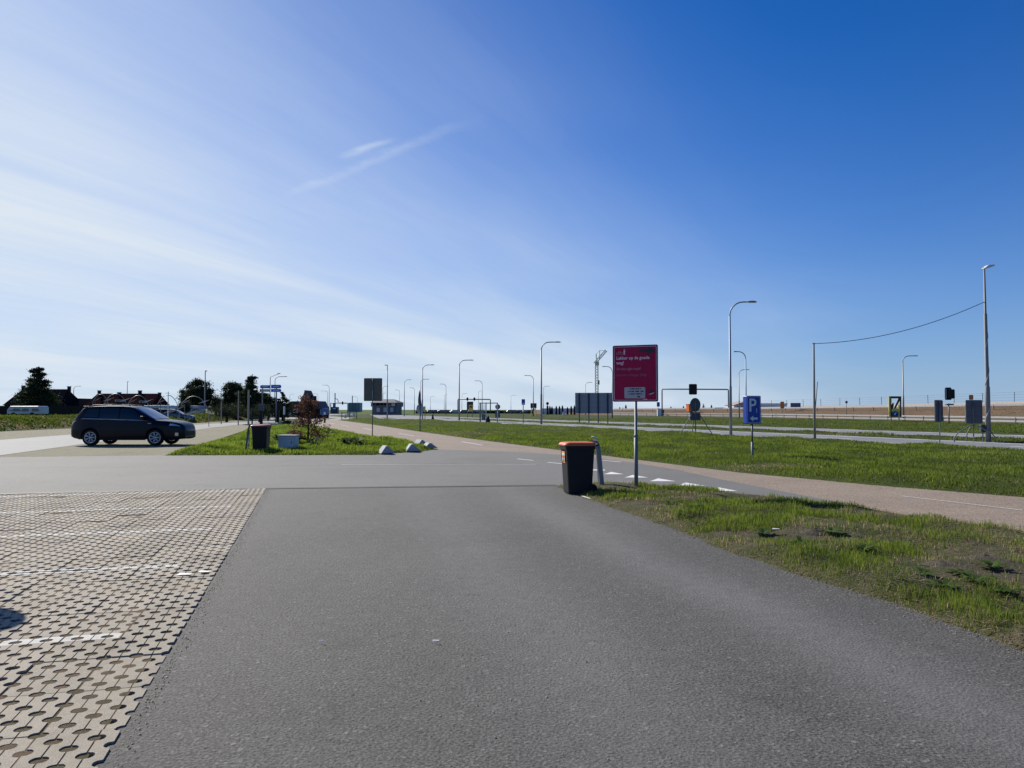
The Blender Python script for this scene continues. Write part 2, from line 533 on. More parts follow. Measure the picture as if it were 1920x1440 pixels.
def np_mesh(name, V, F, material, parent=None, col=None, smooth=False, attr=None):
    """mesh from numpy arrays; F is (n,3) or (n,4)"""
    me = bpy.data.meshes.new(name)
    k = F.shape[1]
    me.vertices.add(len(V)); me.loops.add(F.size); me.polygons.add(len(F))
    me.vertices.foreach_set('co', np.ascontiguousarray(V, np.float32).ravel())
    me.loops.foreach_set('vertex_index', np.ascontiguousarray(F, np.int32).ravel())
    me.polygons.foreach_set('loop_start', np.arange(0, F.size, k, dtype=np.int32))
    me.polygons.foreach_set('loop_total', np.full(len(F), k, np.int32))
    if smooth:
        me.polygons.foreach_set('use_smooth', np.ones(len(F), bool))
    me.update()
    if col is not None:
        a = me.attributes.new('col', 'FLOAT_COLOR', 'POINT')
        a.data.foreach_set('color', np.ascontiguousarray(np.concatenate([col, np.ones((len(col), 1))], 1), np.float32).ravel())
    if attr is not None:
        a = me.attributes.new(attr[0], 'FLOAT', 'POINT')
        a.data.foreach_set('value', np.ascontiguousarray(attr[1], np.float32))
    me.materials.append(material)
    o = bpy.data.objects.new(name, me)
    C.objects.link(o)
    if parent is not None:
        o.parent = parent
    return o


def tag(o, label=None, cat=None, group=None, kind=None):
    if label: o['label'] = label
    if cat: o['category'] = cat
    if group: o['group'] = group
    if kind: o['kind'] = kind
    return o


def thing(name, loc, rz=0.0, label=None, cat=None, group=None, scale=None):
    o = bpy.data.objects.new(name, None)
    o.empty_display_size = 0.2
    C.objects.link(o)
    o.location = loc
    o.rotation_euler = (0, 0, rz)
    if scale: o.scale = scale
    return tag(o, label, cat, group)


def copy_tree(o, parent=None):
    c = o.copy()
    C.objects.link(c)
    c.parent = parent
    for ch in list(o.children):
        copy_tree(ch, c)
    return c


def sheet(name, pts, z, material, kind='structure', parent=None):
    me = MB().poly([(p[0], p[1], z) for p in pts])
    o = me.build(name, material, parent)
    if o.data.polygons[0].normal.z < 0:
        o.data.flip_normals()
    if kind and parent is None:
        o['kind'] = kind
    return o


def text_part(body, size, x, z, y, material, parent, align='LEFT', name='lettering', sx=1.0, bold=0.0):
    cu = bpy.data.curves.new('lettering', 'FONT')
    cu.body = body
    cu.size = size
    cu.align_x = align
    cu.extrude = 0.001
    cu.offset = bold
    cu.resolution_u = 3
    tmp = bpy.data.objects.new('lettering_curve', cu)
    C.objects.link(tmp)
    dg = bpy.context.evaluated_depsgraph_get()
    me = bpy.data.meshes.new_from_object(tmp.evaluated_get(dg))
    bpy.data.objects.remove(tmp)
    bpy.data.curves.remove(cu)
    me.materials.clear()
    me.materials.append(material)
    o = bpy.data.objects.new(name, me)
    C.objects.link(o)
    o.parent = parent
    o.location = (x, y, z)
    o.rotation_euler = (math.pi / 2, 0, 0)
    o.scale = (sx, 1, 1)
    return o


def rrect(x0, x1, z0, z1, r, n=4):
    pts = []
    for cx, cz, a0 in ((x1 - r, z0 + r, -90), (x1 - r, z1 - r, 0), (x0 + r, z1 - r, 90), (x0 + r, z0 + r, 180)):
        for k in range(n + 1):
            a = R(a0 + 90 * k / n)
            pts.append((cx + r * math.cos(a), cz + r * math.sin(a)))
    return pts

# ================================================================== THE SETTING
m_lot = mat_road('lot_asphalt', (0.057, 0.055, 0.0495), (0.113, 0.109, 0.099), 58, (0.30, 0.30, 0.29), 1.0, 0.24, contrast=1.25, wear=(0.17, 0.168, 0.16))
m_cross = mat_road('cross_road_asphalt', (0.122, 0.119, 0.111), (0.160, 0.157, 0.146), 80, (0.26, 0.26, 0.26), 0.6, 0.35, contrast=0.6)
m_pink = mat_road('pink_chip_surface', (0.205, 0.155, 0.115), (0.290, 0.228, 0.172), 34, (0.45, 0.40, 0.34), 0.9, 0.5, contrast=1.0)
m_road = mat_road('main_road_asphalt', (0.16, 0.165, 0.175), (0.215, 0.215, 0.22), 60, (0.3, 0.3, 0.3), 0.4, 0.10, contrast=0.4)
m_pale = mat_road('pale_concrete_road', (0.205, 0.205, 0.20), (0.27, 0.268, 0.26), 60, (0.4, 0.4, 0.4), 0.4, 0.12, contrast=0.4)
m_grass_far = mat_ground('meadow_grass', [(0.030, 0.055, 0.010), (0.055, 0.095, 0.016), (0.085, 0.125, 0.026)])
m_grass_soil = mat_ground('turf_under_grass', [(0.045, 0.045, 0.020), (0.045, 0.062, 0.014), (0.065, 0.085, 0.020)])
m_verge_soil = mat_ground('verge_soil', [(0.055, 0.045, 0.034), (0.10, 0.085, 0.055), (0.055, 0.065, 0.022), (0.19, 0.155, 0.10)], (0.5, 3.5, 30.0), 1.0, 0.04)
m_dry = mat_ground('straw_pavers', [(0.17, 0.155, 0.105), (0.245, 0.225, 0.165), (0.15, 0.155, 0.085)], (0.3, 3.0, 14.0), 1.0, 0.03)
m_earth = mat_ground('bare_earth', [(0.10, 0.065, 0.040), (0.155, 0.105, 0.065), (0.12, 0.10, 0.045)], (0.08, 0.6, 4.0), 1.0, 0.2)
m_scrub = mat_ground('dune_scrub', [(0.035, 0.042, 0.012), (0.075, 0.085, 0.028), (0.12, 0.11, 0.05)], (0.15, 1.0, 6.0), 1.0, 0.15)

# ground sheet that reaches the horizon
sheet('ground', [(-4000, -60, 0), (4000, -60, 0), (4000, 6000, 0), (-4000, 6000, 0)], -0.075, m_grass_far)


def g2(lst):
    return [G(*p).to_2d() for p in lst]


# parking-bay frame: s runs away from the camera along the bay edge, t to the right
E1 = Vector((-0.250, 0.968)).normalized()
E2 = Vector((E1.y, -E1.x))
T_EDGE = G(345, 1178).to_2d().dot(E2)
S_FAR = (G(500, 917).to_2d().dot(E1) + G(0, 928).to_2d().dot(E1)) / 2


def st(s, t):
    p = E1 * s + E2 * t
    return (p.x, p.y)


verge_near = g2([(1040, 910), (1096, 934), (1240, 984), (1383, 1040), (1498, 1078), (1671, 1131), (1815, 1183), (1920, 1224)]) + \
    [Vector(p) for p in ((3.62, 4.0), (3.9, 2.0), (4.15, -1.0), (4.4, -6.0), (14.0, -6.0), (11.6, 0.0), (9.6, 4.2), (8.2, 7.0))]
verge_top = g2([(1920, 1001), (1767, 975), (1575, 950), (1407, 930), (1335, 923), (1191, 911), (1100, 907)])
verge_poly = verge_near + verge_top

# lot asphalt: one gridded sheet so that tyre-polished bands and a paler far end can be carried on it
def lot_sheet():
    xs = np.arange(-10.0, 14.01, 0.2)
    ys = np.arange(-8.0, 16.21, 0.2)
    X, Y = np.meshgrid(xs, ys)
    x, y = X.ravel(), Y.ravel()
    # slide points that lie left of the paver edge onto it
    t = x * E2.x + y * E2.y
    s = x * E1.x + y * E1.y
    tt = np.maximum(t, T_EDGE - 0.03)
    x2 = E1.x * s + E2.x * tt
    y2 = E1.y * s + E2.y * tt
    d = -sdist([tuple(p) for p in verge_poly], x2, y2)
    band = np.exp(-((d - 1.15) / 0.42) ** 2) * 0.55 + np.exp(-((d - 2.9) / 0.5) ** 2) * 0.30
    band *= 0.45 + 0.9 * fbm(x2 * 0.45, y2 * 0.45, 5)
    band += np.clip((y2 - 9.0) / 7.0, 0, 1) * 0.18  # besides the bands, the sheet gets paler towards its far end
    V = np.stack([x2, y2, np.zeros_like(x2)], 1)
    nx, ny = len(xs), len(ys)
    I = (np.arange(ny - 1)[:, None] * nx + np.arange(nx - 1)[None, :]).ravel()
    F = np.stack([I, I + 1, I + nx + 1, I + nx], 1)
    keep = (t[F].max(1) > T_EDGE - 0.03)
    o = np_mesh('parking_lot', V, F[keep], m_lot, attr=('wear', np.clip(band, 0, 1)))
    o['kind'] = 'structure'
    return o


lot = lot_sheet()

# cross road with the apron that meets the pink path
far_edge = [(-400, 866), (0, 858), (306, 854), (700, 853), (795, 846), (822, 843)]
apron_edge = [(920, 846), (1010, 850), (1090, 856), (1180, 867), (1268, 881), (1335, 896), (1431, 915), (1520, 932), (1596, 948)]
near_edge = [(1575, 952), (1407, 933), (1191, 915), (1040, 911), (760, 914), (500, 917), (0, 928), (-400, 937)]
cross = sheet('cross_road', g2(far_edge + apron_edge + near_edge), 0.008, m_cross)
# seams in the asphalt
def strip_line(pts, w, z, material, name, parent):
    mb = MB()
    P = [Vector((p[0], p[1])) for p in pts]
    for a, b in zip(P[:-1], P[1:]):
        n = (b - a).normalized()
        n = Vector((-n.y, n.x)) * w / 2
        mb.quad((a.x - n.x, a.y - n.y, z), (b.x - n.x, b.y - n.y, z), (b.x + n.x, b.y + n.y, z), (a.x + n.x, a.y + n.y, z))
    o = mb.build(name, material, parent)
    return o


tar = mat('seam_tar', (0.022, 0.022, 0.024), 0.7, 0, 0.3, 30)
strip_line(g2([(0, 927), (250, 921.5), (500, 916)]), 0.10, 0.013, tar, 'seam', cross)
strip_line([Vector(p) + Vector((0, 0.05 * math.sin(i * 2.1))) for i, p in enumerate(g2([(500, 916), (620, 915), (760, 912.5), (880, 912), (1042, 910)]))], 0.035, 0.013, tar, 'seam', cross)
strip_line(g2([(-200, 878), (250, 877), (620, 873), (840, 871), (1015, 873)]), 0.03, 0.013, tar, 'seam', cross)

# pink path
pk_far = [(2300, 965), (1910, 932), (1650, 911), (1383, 886), (1200, 863), (1096, 850), (1000, 838), (877, 822), (777, 808), (690, 795), (632, 787.5), (600, 784.5)]
pk_near = [(560, 786), (575, 791), (593, 800), (702, 822), (760, 828), (822, 843), (1090, 875), (1300, 912), (1575, 951), (1767, 975), (1920, 1001), (2300, 1062)]
pink = sheet('path', g2(pk_far + pk_near), 0.004, m_pink)

# left road, parking strip under the car
left_lo = [(-500, 905), (0, 854), (153, 833), (367, 806), (453, 795.5), (520, 793)]
left_hi = [(520, 788.5), (453, 791), (363, 797), (131, 815), (0, 825), (-500, 850)]
sheet('side_road', g2(left_lo + left_hi), 0.004, m_pale)
sheet('paved_parking_strip', g2([(-500, 905), (0, 854), (153, 833), (367, 806), (453, 795.5), (480, 800), (318, 854), (0, 858), (-400, 866)]), -0.004, m_dry)
sheet('sandy_verge', g2([(520, 788.5), (453, 791), (363, 797), (131, 815), (0, 825), (-500, 850), (-500, 815), (0, 806), (134, 800), (375, 790), (500, 783)]), -0.01, m_dry)
sheet('footpath', g2([(560, 786), (600, 784.5), (632, 787.5), (980, 786.5), (980, 784), (640, 785), (560, 780), (440, 781), (430, 784)]), 0.0, m_pale)

# main road: two carriageways heading for the same vanishing point
RD = Vector((-0.343, 0.939)).normalized()
RN = Vector((RD.y, -RD.x))            # to the right of the heading
R0 = Vector((19.7, 29.5))


def rd(along_, right):
    p = R0 + RD * along_ + RN * right
    return Vector((p.x, p.y))


def road_strip(name, r0, r1, a0, a1, z, material, parent=None, kind='structure'):
    return sheet(name, [rd(a0, r0), rd(a0, r1), rd(a1, r1), rd(a1, r0)], z, material, kind, parent)


near_road = road_strip('road', 0.0, 6.2, -45, 150, 0.006, m_road)
far_road = road_strip('road', 9.4, 17.5, -45, 210, 0.006, m_road)
sheet('road', [rd(62, 0.0), rd(150, 0.0), rd(330, -60), rd(420, -20), rd(200, 17.5), rd(120, 9.4)], 0.0, m_road)
sheet('road', [rd(118, -2), rd(230, 10), rd(600, -120), rd(600, -300), rd(150, -62), rd(112, -28)], -0.004, m_pale)
for r0_, r1_ in ((-0.35, 0.45), (5.95, 6.5), (9.1, 9.9), (17.1, 18.0)):
    road_strip('road_shoulder', r0_, r1_, -45, 120, 0.0095, m_pale)
for road, r, w, dash in ((near_road, 0.75, 0.30, 0), (near_road, 5.6, 0.28, 0), (near_road, 3.1, 0.24, 1), (far_road, 10.3, 0.34, 0), (far_road, 16.8, 0.34, 0), (far_road, 13.5, 0.28, 1)):
    if not dash:
        road_strip('road_marking', r - w / 2, r + w / 2, -40, 118, 0.012, road_paint, road, None)
    else:
        for k in range(-3, 10):
            road_strip('road_marking', r - w / 2, r + w / 2, k * 12, k * 12 + 3, 0.012, road_paint, road, None)

# dashes along the pink path
def dash(a, b, w, parent, z=0.013, name='road_marking'):
    A, B = G(*a).to_2d(), G(*b).to_2d()
    return strip_line([A, B], w, z, road_paint, name, parent)


for a, b in (((617, 793), (626, 795)), ((640, 797), (654, 799.5)), ((681, 803), (698, 806.5)), ((748, 813), (777, 818)), ((866, 828.5), (905, 835.5)),
             ((970, 861), (1000, 864)), ((1130, 864), (1164, 867)), ((1027, 867.5), (1056, 870.5)), ((1690, 931), (1918, 958))):
    dash(a, b, 0.10 if b[0] < 1500 else 0.035, pink)
dash((1108, 882), (1134, 882), 0.34, cross)
dash((640, 872.5), (1005, 873), 0.06, cross, 0.017)
dash((1095, 931), (1110, 936), 0.12, lot)
# give-way triangles
for cx, cy, wpx in ((1151, 888.3, 38), (1193, 894.5, 44), (1243, 901.5, 49), (1297, 910, 52), (1363, 920, 40)):
    a, b = G(cx - wpx / 2, cy + 2), G(cx + wpx / 2, cy + 2)
    c = (a + b) / 2 + Vector((0.03, 0.72, 0))
    o = MB().poly([(p.x, p.y, 0.014) for p in (a, b, c)]).build('give_way_triangle', road_paint, cross)
    if o.data.polygons[0].normal.z < 0: o.data.flip_normals()


# ------------------------------------------------------------------ grass-concrete pavers
def paver_material():
    m, nn, ll, b = new_mat('grass_paver_concrete')
    g = N(nn, 'ShaderNodeNewGeometry')
    oi = N(nn, 'ShaderNodeObjectInfo')
    P = g.outputs['Position']
    n1 = N(nn, 'ShaderNodeTexNoise', inp={'Scale': 1.1, 'Detail': 5.0, 'Roughness': 0.6}); ll.new(P, n1.inputs['Vector'])
    n2 = N(nn, 'ShaderNodeTexNoise', inp={'Scale': 160.0, 'Detail': 3.0, 'Roughness': 0.7}); ll.new(P, n2.inputs['Vector'])
    n3 = N(nn, 'ShaderNodeTexNoise', inp={'Scale': 14.0, 'Detail': 4.0}); ll.new(P, n3.inputs['Vector'])
    cr = N(nn, 'ShaderNodeValToRGB')
    cr.color_ramp.elements[0].position = 0.3; cr.color_ramp.elements[0].color = (0.235, 0.200, 0.155, 1)
    cr.color_ramp.elements[1].position = 0.7; cr.color_ramp.elements[1].color = (0.365, 0.322, 0.258, 1)
    e = cr.color_ramp.elements.new(0.5); e.color = (0.310, 0.274, 0.216, 1)
    f = M2(nn, ll, 'ADD', M2(nn, ll, 'MULTIPLY', n1.outputs[0], 0.6), M2(nn, ll, 'ADD', M2(nn, ll, 'MULTIPLY', n3.outputs[0], 0.3), M2(nn, ll, 'MULTIPLY', oi.outputs['Random'], 0.20)))
    ll.new(f, cr.inputs[0])
    mul = N(nn, 'ShaderNodeMixRGB', blend_type='MULTIPLY', inp={'Fac': 1.0})
    mr = N(nn, 'ShaderNodeMapRange', inp={'From Min': 0.3, 'From Max': 0.7, 'To Min': 0.62, 'To Max': 1.35})
    ll.new(n2.outputs[0], mr.inputs[0])
    ll.new(cr.outputs[0], mul.inputs['Color1']); ll.new(mr.outputs[0], mul.inputs['Color2'])
    # worn bay lines painted across the stones every 2.5 m
    sep = N(nn, 'ShaderNodeSeparateXYZ'); ll.new(P, sep.inputs[0])
    s = M2(nn, ll, 'ADD', M2(nn, ll, 'MULTIPLY', sep.outputs[0], E1.x), M2(nn, ll, 'MULTIPLY', sep.outputs[1], E1.y))
    t = M2(nn, ll, 'ADD', M2(nn, ll, 'MULTIPLY', sep.outputs[0], E2.x), M2(nn, ll, 'MULTIPLY', sep.outputs[1], E2.y))
    fr = M2(nn, ll, 'FRACT', M2(nn, ll, 'DIVIDE', M2(nn, ll, 'SUBTRACT', s, BAY_S - 1.25), 2.5))
    dd = M2(nn, ll, 'ABSOLUTE', M2(nn, ll, 'MULTIPLY', M2(nn, ll, 'SUBTRACT', fr, 0.5), 2.5))
    on = M2(nn, ll, 'MULTIPLY', M2(nn, ll, 'LESS_THAN', dd, 0.066), M2(nn, ll, 'LESS_THAN', t, T_EDGE - 0.40))
    up = M2(nn, ll, 'GREATER_THAN', sep.outputs[2], 0.004)
    wearr = N(nn, 'ShaderNodeMapRange', inp={'From Min': 0.34, 'From Max': 0.52, 'To Min': 0.6, 'To Max': 0.95}); ll.new(n3.outputs[0], wearr.inputs[0])
    fac = M2(nn, ll, 'MULTIPLY', M2(nn, ll, 'MULTIPLY', on, up), wearr.outputs[0])
    mx = N(nn, 'ShaderNodeMixRGB', inp={'Color2': (0.55, 0.535, 0.49, 1)})
    ll.new(fac, mx.inputs['Fac']); ll.new(mul.outputs[0], mx.inputs['Color1'])
    ll.new(mx.outputs[0], b.inputs['Base Color'])
    b.inputs['Roughness'].default_value = 0.9
    b.inputs['Specular IOR Level'].default_value = 0.25
    bp = N(nn, 'ShaderNodeBump', inp={'Strength': 0.6, 'Distance': 0.004})
    ll.new(n2.outputs[0], bp.inputs['Height']); ll.new(bp.outputs[0], b.inputs['Normal'])
    return m


BAY_S = G(120, 1201).to_2d().dot(E1)
m_paver = paver_material()
m_bed = mat_ground('paver_bed_soil', [(0.085, 0.058, 0.038), (0.145, 0.098, 0.064), (0.075, 0.065, 0.036), (0.16, 0.12, 0.085)], (0.8, 9.0, 70.0), 1.0, 0.01)
def bed_fill():
    ss, tt = np.arange(-3.0, S_FAR + 0.03, 0.045), np.arange(-9.0, T_EDGE - 0.045, 0.045)
    S_, T_ = np.meshgrid(ss, tt)
    s, t = S_.ravel(), T_.ravel()
    x, y = E1.x * s + E2.x * t, E1.y * s + E2.y * t
    z = 0.0030 + 0.010 * (fbm(x * 7, y * 7, 91) - 0.3)
    nx = len(ss)
    I = (np.arange(len(tt) - 1)[:, None] * nx + np.arange(nx - 1)[None, :]).ravel()
    o = np_mesh('paver_bed', np.stack([x, y, np.minimum(z, 0.0068)], 1), np.stack([I, I + nx, I + nx + 1, I + 1], 1), m_bed, smooth=True)
    o['kind'] = 'structure'
    return o


bed = bed_fill()
sheet('paver_subgrade', [st(-3.0, -8.9), st(S_FAR + 0.02, -8.9), st(S_FAR + 0.02, -16), st(-3.0, -16)], 0.004, m_dry)

PW, PL = 0.384, 0.604               # paver pitch across and along


def paver_mesh(dz=0.0):
    """one slab: four wavy ribs bitten by staggered round holes"""
    mb = MB()
    c, Ls = 0.0945, 0.598
    rt, rs, slit = 0.0415, 0.036, 0.0040
    def side(par):
        cs = [0.1 * par + 0.2 * j for j in range(-1, 5)]
        out = []
        z = 0.0
        for cc in cs:
            for k in range(7):
                a = math.pi * (1 - k / 6.0)
                s_ = cc + rs * math.cos(a)
                w = slit + (rt - slit) * math.sin(a) ** 0.8
                if -1e-6 <= s_ <= Ls + 1e-6:
                    out.append((s_, w))
                elif out == [] and s_ < 0:
                    z = w
        pts = []
        first = slit if abs((0 - cs[0]) % 0.2) > 1e-9 else slit
        def at(s0):
            w = slit
            for cc in cs:
                q = (s0 - cc) / rs
                if abs(q) < 1:
                    w = max(w, slit + (rt - slit) * math.sin(math.acos(q)) ** 0.8)
            return w
        pts.append((0.0, at(0.0)))
        pts += [p for p in out if 0.004 < p[0] < Ls - 0.004]
        pts.append((Ls, at(Ls)))
        return pts
    for k in range(4):
        L_, R_ = side(k % 2), side((k + 1) % 2)
        x0, x1 = k * c, (k + 1) * c
        pts = [(x1 - w, s_) for s_, w in R_] + [(x0 + w, s_) for s_, w in reversed(L_)]
        n, i = len(pts), len(mb.v)
        mb.v += [(p[0], p[1], 0.0125) for p in pts] + [(p[0], p[1], -0.05) for p in pts]
        mb.f.append(tuple(range(i, i + n)))
        for a in range(n):
            b = (a + 1) % n
            mb.f.append((i + b, i + a, i + n + a, i + n + b))
    me = bpy.data.meshes.new('paver')
    me.from_pydata(mb.v, [], mb.f)
    me.materials.append(m_paver)
    return me


pv = paver_mesh()
ang = math.atan2(E2.y, E2.x)
slabs = []
row = 0
s0 = S_FAR - PL
while s0 > -1.0:
    for col_ in range(0, 21):
        t0 = T_EDGE - 0.38 - col_ * PW
        cx, cy = st(s0 + PL / 2, t0 + PW / 2)
        x_, y_ = project((cx, cy, 0))
        vis = cy > 1.5 and -90 < x_ < 700 and y_ < 1560
        slabs.append((s0, t0, vis, math.hypot(cx, cy)))
    s0 -= PL
    row += 1
vis_slabs = sorted([q for q in slabs if q[2]], key=lambda q: q[3])
obj_slabs = vis_slabs[:300]
rest = [q for q in slabs if not q[2]] + vis_slabs[300:]
for s0, t0, _, _ in obj_slabs:
    o = bpy.data.objects.new('paver', pv)
    C.objects.link(o)
    x_, y_ = st(s0 + random.uniform(-.002, .002), t0 + random.uniform(-.002, .002))
    o.location = (x_, y_, random.uniform(-0.004, 0.003))
    o.rotation_euler = (random.gauss(0, 0.0045), random.gauss(0, 0.0045), ang + random.gauss(0, 0.003))
    o.parent = bed
Vp = np.array([v.co[:] for v in pv.vertices])
Fp = [tuple(p.vertices) for p in pv.polygons]
rv, rf = [], []
cs, sn = math.cos(ang), math.sin(ang)
for s0, t0, _, _ in rest:
    x_, y_ = st(s0, t0)
    k = len(rv) * len(Vp)
    dz = random.uniform(-0.004, 0.003)
    rv.append(np.stack([x_ + Vp[:, 0] * cs - Vp[:, 1] * sn, y_ + Vp[:, 0] * sn + Vp[:, 1] * cs, Vp[:, 2] + dz], 1))
    rf += [tuple(i + k for i in f) for f in Fp]
if rv:
    me = bpy.data.meshes.new('paver_field')
    me.from_pydata(np.concatenate(rv).tolist(), [], rf)
    me.materials.append(m_paver)
    o = bpy.data.objects.new('paver_field', me)
    C.objects.link(o); o.parent = bed; o['kind'] = 'stuff'

# ------------------------------------------------------------------ turf that rises out of the paved sheets
def make_turf(name, poly, hfun, step, material, bounds=None, margin=0.4):
    P = [tuple(p) for p in poly]
    xs_ = [p[0] for p in P]; ys_ = [p[1] for p in P]
    x0, x1, y0, y1 = bounds or (min(xs_) - margin, max(xs_) + margin, min(ys_) - margin, max(ys_) + margin)
    xs, ys = np.arange(x0, x1 + step, step), np.arange(y0, y1 + step, step)
    X, Y = np.meshgrid(xs, ys)
    x, y = X.ravel(), Y.ravel()
    d = sdist(P, x, y)
    z = hfun(x, y, d)
    nx, ny = len(xs), len(ys)
    I = (np.arange(ny - 1)[:, None] * nx + np.arange(nx - 1)[None, :]).ravel()
    F = np.stack([I, I + 1, I + nx + 1, I + nx], 1)
    F = F[d[F].max(1) > -margin]
    o = np_mesh(name, np.stack([x, y, z], 1), F, material, smooth=True)
    o['kind'] = 'structure'
    return o


def turf_h(h0, ramp, amp, freq, seed, dip=-0.05, wob=0.08):
    def f(x, y, d):
        d2 = d + (fbm(x * 2.2, y * 2.2, seed + 9) - 0.5) * wob * 2
        k = np.clip(d2 / ramp, -1, 1)
        up = np.where(k > 0, k * (2 - k), 0)
        z = up * (h0 + amp * (fbm(x * freq, y * freq, seed) - 0.35))
        return np.where(k > 0, z + 0.003 * 0, dip * np.clip(-k * 3, 0, 1)) - np.where(k > 0, 0.0, 0.004)
    return f


def blades(name, poly, hfun, dens, hgt, wid, colfun, material, seed, seg2=True, cull=True, lean=0.5, hvar=None):
    """scatter upright leaf blades over a polygon; dens(x, y) is blades per square metre"""
    r = np.random.default_rng(seed)
    P = [tuple(p) for p in poly]
    xs_ = np.array([p[0] for p in P]); ys_ = np.array([p[1] for p in P])
    x0, x1, y0, y1 = xs_.min(), xs_.max(), ys_.min(), ys_.max()
    x1 = min(x1, 90); x0 = max(x0, -90); y1 = min(y1, 130)
    y0 = max(y0, 1.0)
    cell = max(0.5, (y1 - y0) / 60)
    gx, gy = np.meshgrid(np.arange(x0, x1, cell), np.arange(y0, y1, cell))
    gx, gy = gx.ravel(), gy.ravel()
    cnt = dens(gx + cell / 2, gy + cell / 2) * cell * cell
    cnt = (np.floor(cnt) + (r.random(len(cnt)) < cnt % 1)).astype(int)
    x = np.repeat(gx, cnt) + r.random(cnt.sum()) * cell
    y = np.repeat(gy, cnt) + r.random(cnt.sum()) * cell
    if cull:
        keep = (np.abs(x) < 0.78 * y + 2.0)
        x, y = x[keep], y[keep]
    d = sdist(P, x, y)
    keep = d > 0.0
    x, y, d = x[keep], y[keep], d[keep]
    z = hfun(x, y, d)
    keep = z > 0.002
    x, y, z, d = x[keep], y[keep], z[keep], d[keep]
    col, hm, dropp = colfun(x, y, d, r)
    keep = r.random(len(x)) > dropp
    x, y, z, col, hm = x[keep], y[keep], z[keep], col[keep], hm[keep]
    n = len(x)
    dist = np.hypot(x, y)
    h = hgt * hm * (0.5 + r.random(n) * 0.9)
    w = wid * (0.6 + 0.8 * r.random(n)) * np.clip(dist / 9.0, 0.8, 4.0)
    a = r.random(n) * 2 * math.pi
    la = r.random(n) * 2 * math.pi
    ll_ = lean * r.random(n) * h
    ca, sa = np.cos(a), np.sin(a)
    z = z - 0.008
    base = np.stack([x, y, z], 1)
    side = np.stack([ca, sa, np.zeros(n)], 1) * (w / 2)[:, None]
    off = np.stack([np.cos(la) * ll_, np.sin(la) * ll_, h], 1)
    if seg2:
        midp = base + off * np.array([0.35, 0.35, 0.6])
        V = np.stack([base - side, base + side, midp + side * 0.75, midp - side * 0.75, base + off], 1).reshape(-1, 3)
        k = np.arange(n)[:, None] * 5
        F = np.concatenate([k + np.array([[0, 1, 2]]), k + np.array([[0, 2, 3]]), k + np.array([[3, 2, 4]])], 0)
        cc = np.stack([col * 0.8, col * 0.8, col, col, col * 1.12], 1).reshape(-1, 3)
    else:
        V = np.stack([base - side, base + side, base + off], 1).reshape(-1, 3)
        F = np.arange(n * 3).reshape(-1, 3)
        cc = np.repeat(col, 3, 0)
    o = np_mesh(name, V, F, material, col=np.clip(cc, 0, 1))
    print(name, n, 'blades')
    return o


m_blade = mat_leaf('grass_blades', 0.5)


def green_cols(dry_bias=0.0, seed=3, freq=0.9, bare=0.0, bright=1.0, edge_dry=0.35):
    def f(x, y, d, r):
        n = len(x)
        a = fbm(x * freq, y * freq, seed)
        b = fbm(x * freq * 3.3, y * freq * 3.3, seed + 20)
        g1 = np.array([0.060, 0.090, 0.009]); g2_ = np.array([0.140, 0.185, 0.022]); dry = np.array([0.30, 0.235, 0.125])
        k = np.clip((b - 0.3) * 2.2 + r.normal(0, 0.18, n), 0, 1)[:, None]
        col = g1 * (1 - k) + g2_ * k
        dr = np.clip((a - 0.56 + dry_bias) * 5, 0, 1) * 0.75 + np.exp(-np.maximum(d, 0) / 0.18) * edge_dry
        isdry = r.random(n) < dr
        col = np.where(isdry[:, None], dry * (0.6 + 0.6 * r.random(n))[:, None], col) * bright
        hm = 0.30 + 1.5 * np.clip(b - 0.15, 0, 1) * (0.6 + 0.8 * fbm(x * 2.6, y * 2.6, seed + 40))
        hm = np.where(isdry, hm * 0.6, hm) * np.clip(0.35 + d / 0.3, 0.35, 1)
        drop = np.clip(np.clip((a - 0.56 + dry_bias) * 4, 0, 1) * bare + (np.clip((0.44 - fbm(x * 4.2, y * 4.2, seed + 60)) * 6, 0, 1) * 0.45 if bare > 0.5 else 0), 0, 1)
        return col, hm, drop
    return f


# verge beside the lot (seen close up)
vh = turf_h(0.055, 0.45, 0.16, 1.3, 11, wob=0.07)
verge = make_turf('grass_verge', verge_poly, vh, 0.07, m_verge_soil, bounds=(0.4, 9.5, 2.5, 16.0))
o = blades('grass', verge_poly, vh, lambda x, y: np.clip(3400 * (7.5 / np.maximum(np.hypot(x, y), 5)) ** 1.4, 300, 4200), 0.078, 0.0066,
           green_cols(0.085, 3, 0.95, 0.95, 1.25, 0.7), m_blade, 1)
tag(o, 'tufted green grass with straw patches on the verge beside the asphalt', 'grass', kind='stuff')
# strip between the pink path and the main road
strip_poly = [G(2300, 966).to_2d()] + g2(pk_far[1:-1]) + [rd(98, -0.4), rd(60, -0.4), rd(20, -0.4), rd(-20, -0.4)]
sh = turf_h(0.06, 0.8, 0.30, 0.35, 31, wob=0.10)
make_turf('grass_strip', strip_poly, sh, 0.35, m_grass_soil, bounds=(-28, 30, 8, 120))
o = blades('grass', strip_poly, sh, lambda x, y: np.clip(900 * (16 / np.maximum(np.hypot(x, y), 10)) ** 1.7, 14, 1200), 0.075, 0.011,
           green_cols(-0.08, 8, 0.3, 0.1, 1.2, 0.2), m_blade, 2, seg2=False)
tag(o, 'short mown grass on the strip between pink path and main road', 'grass', kind='stuff')
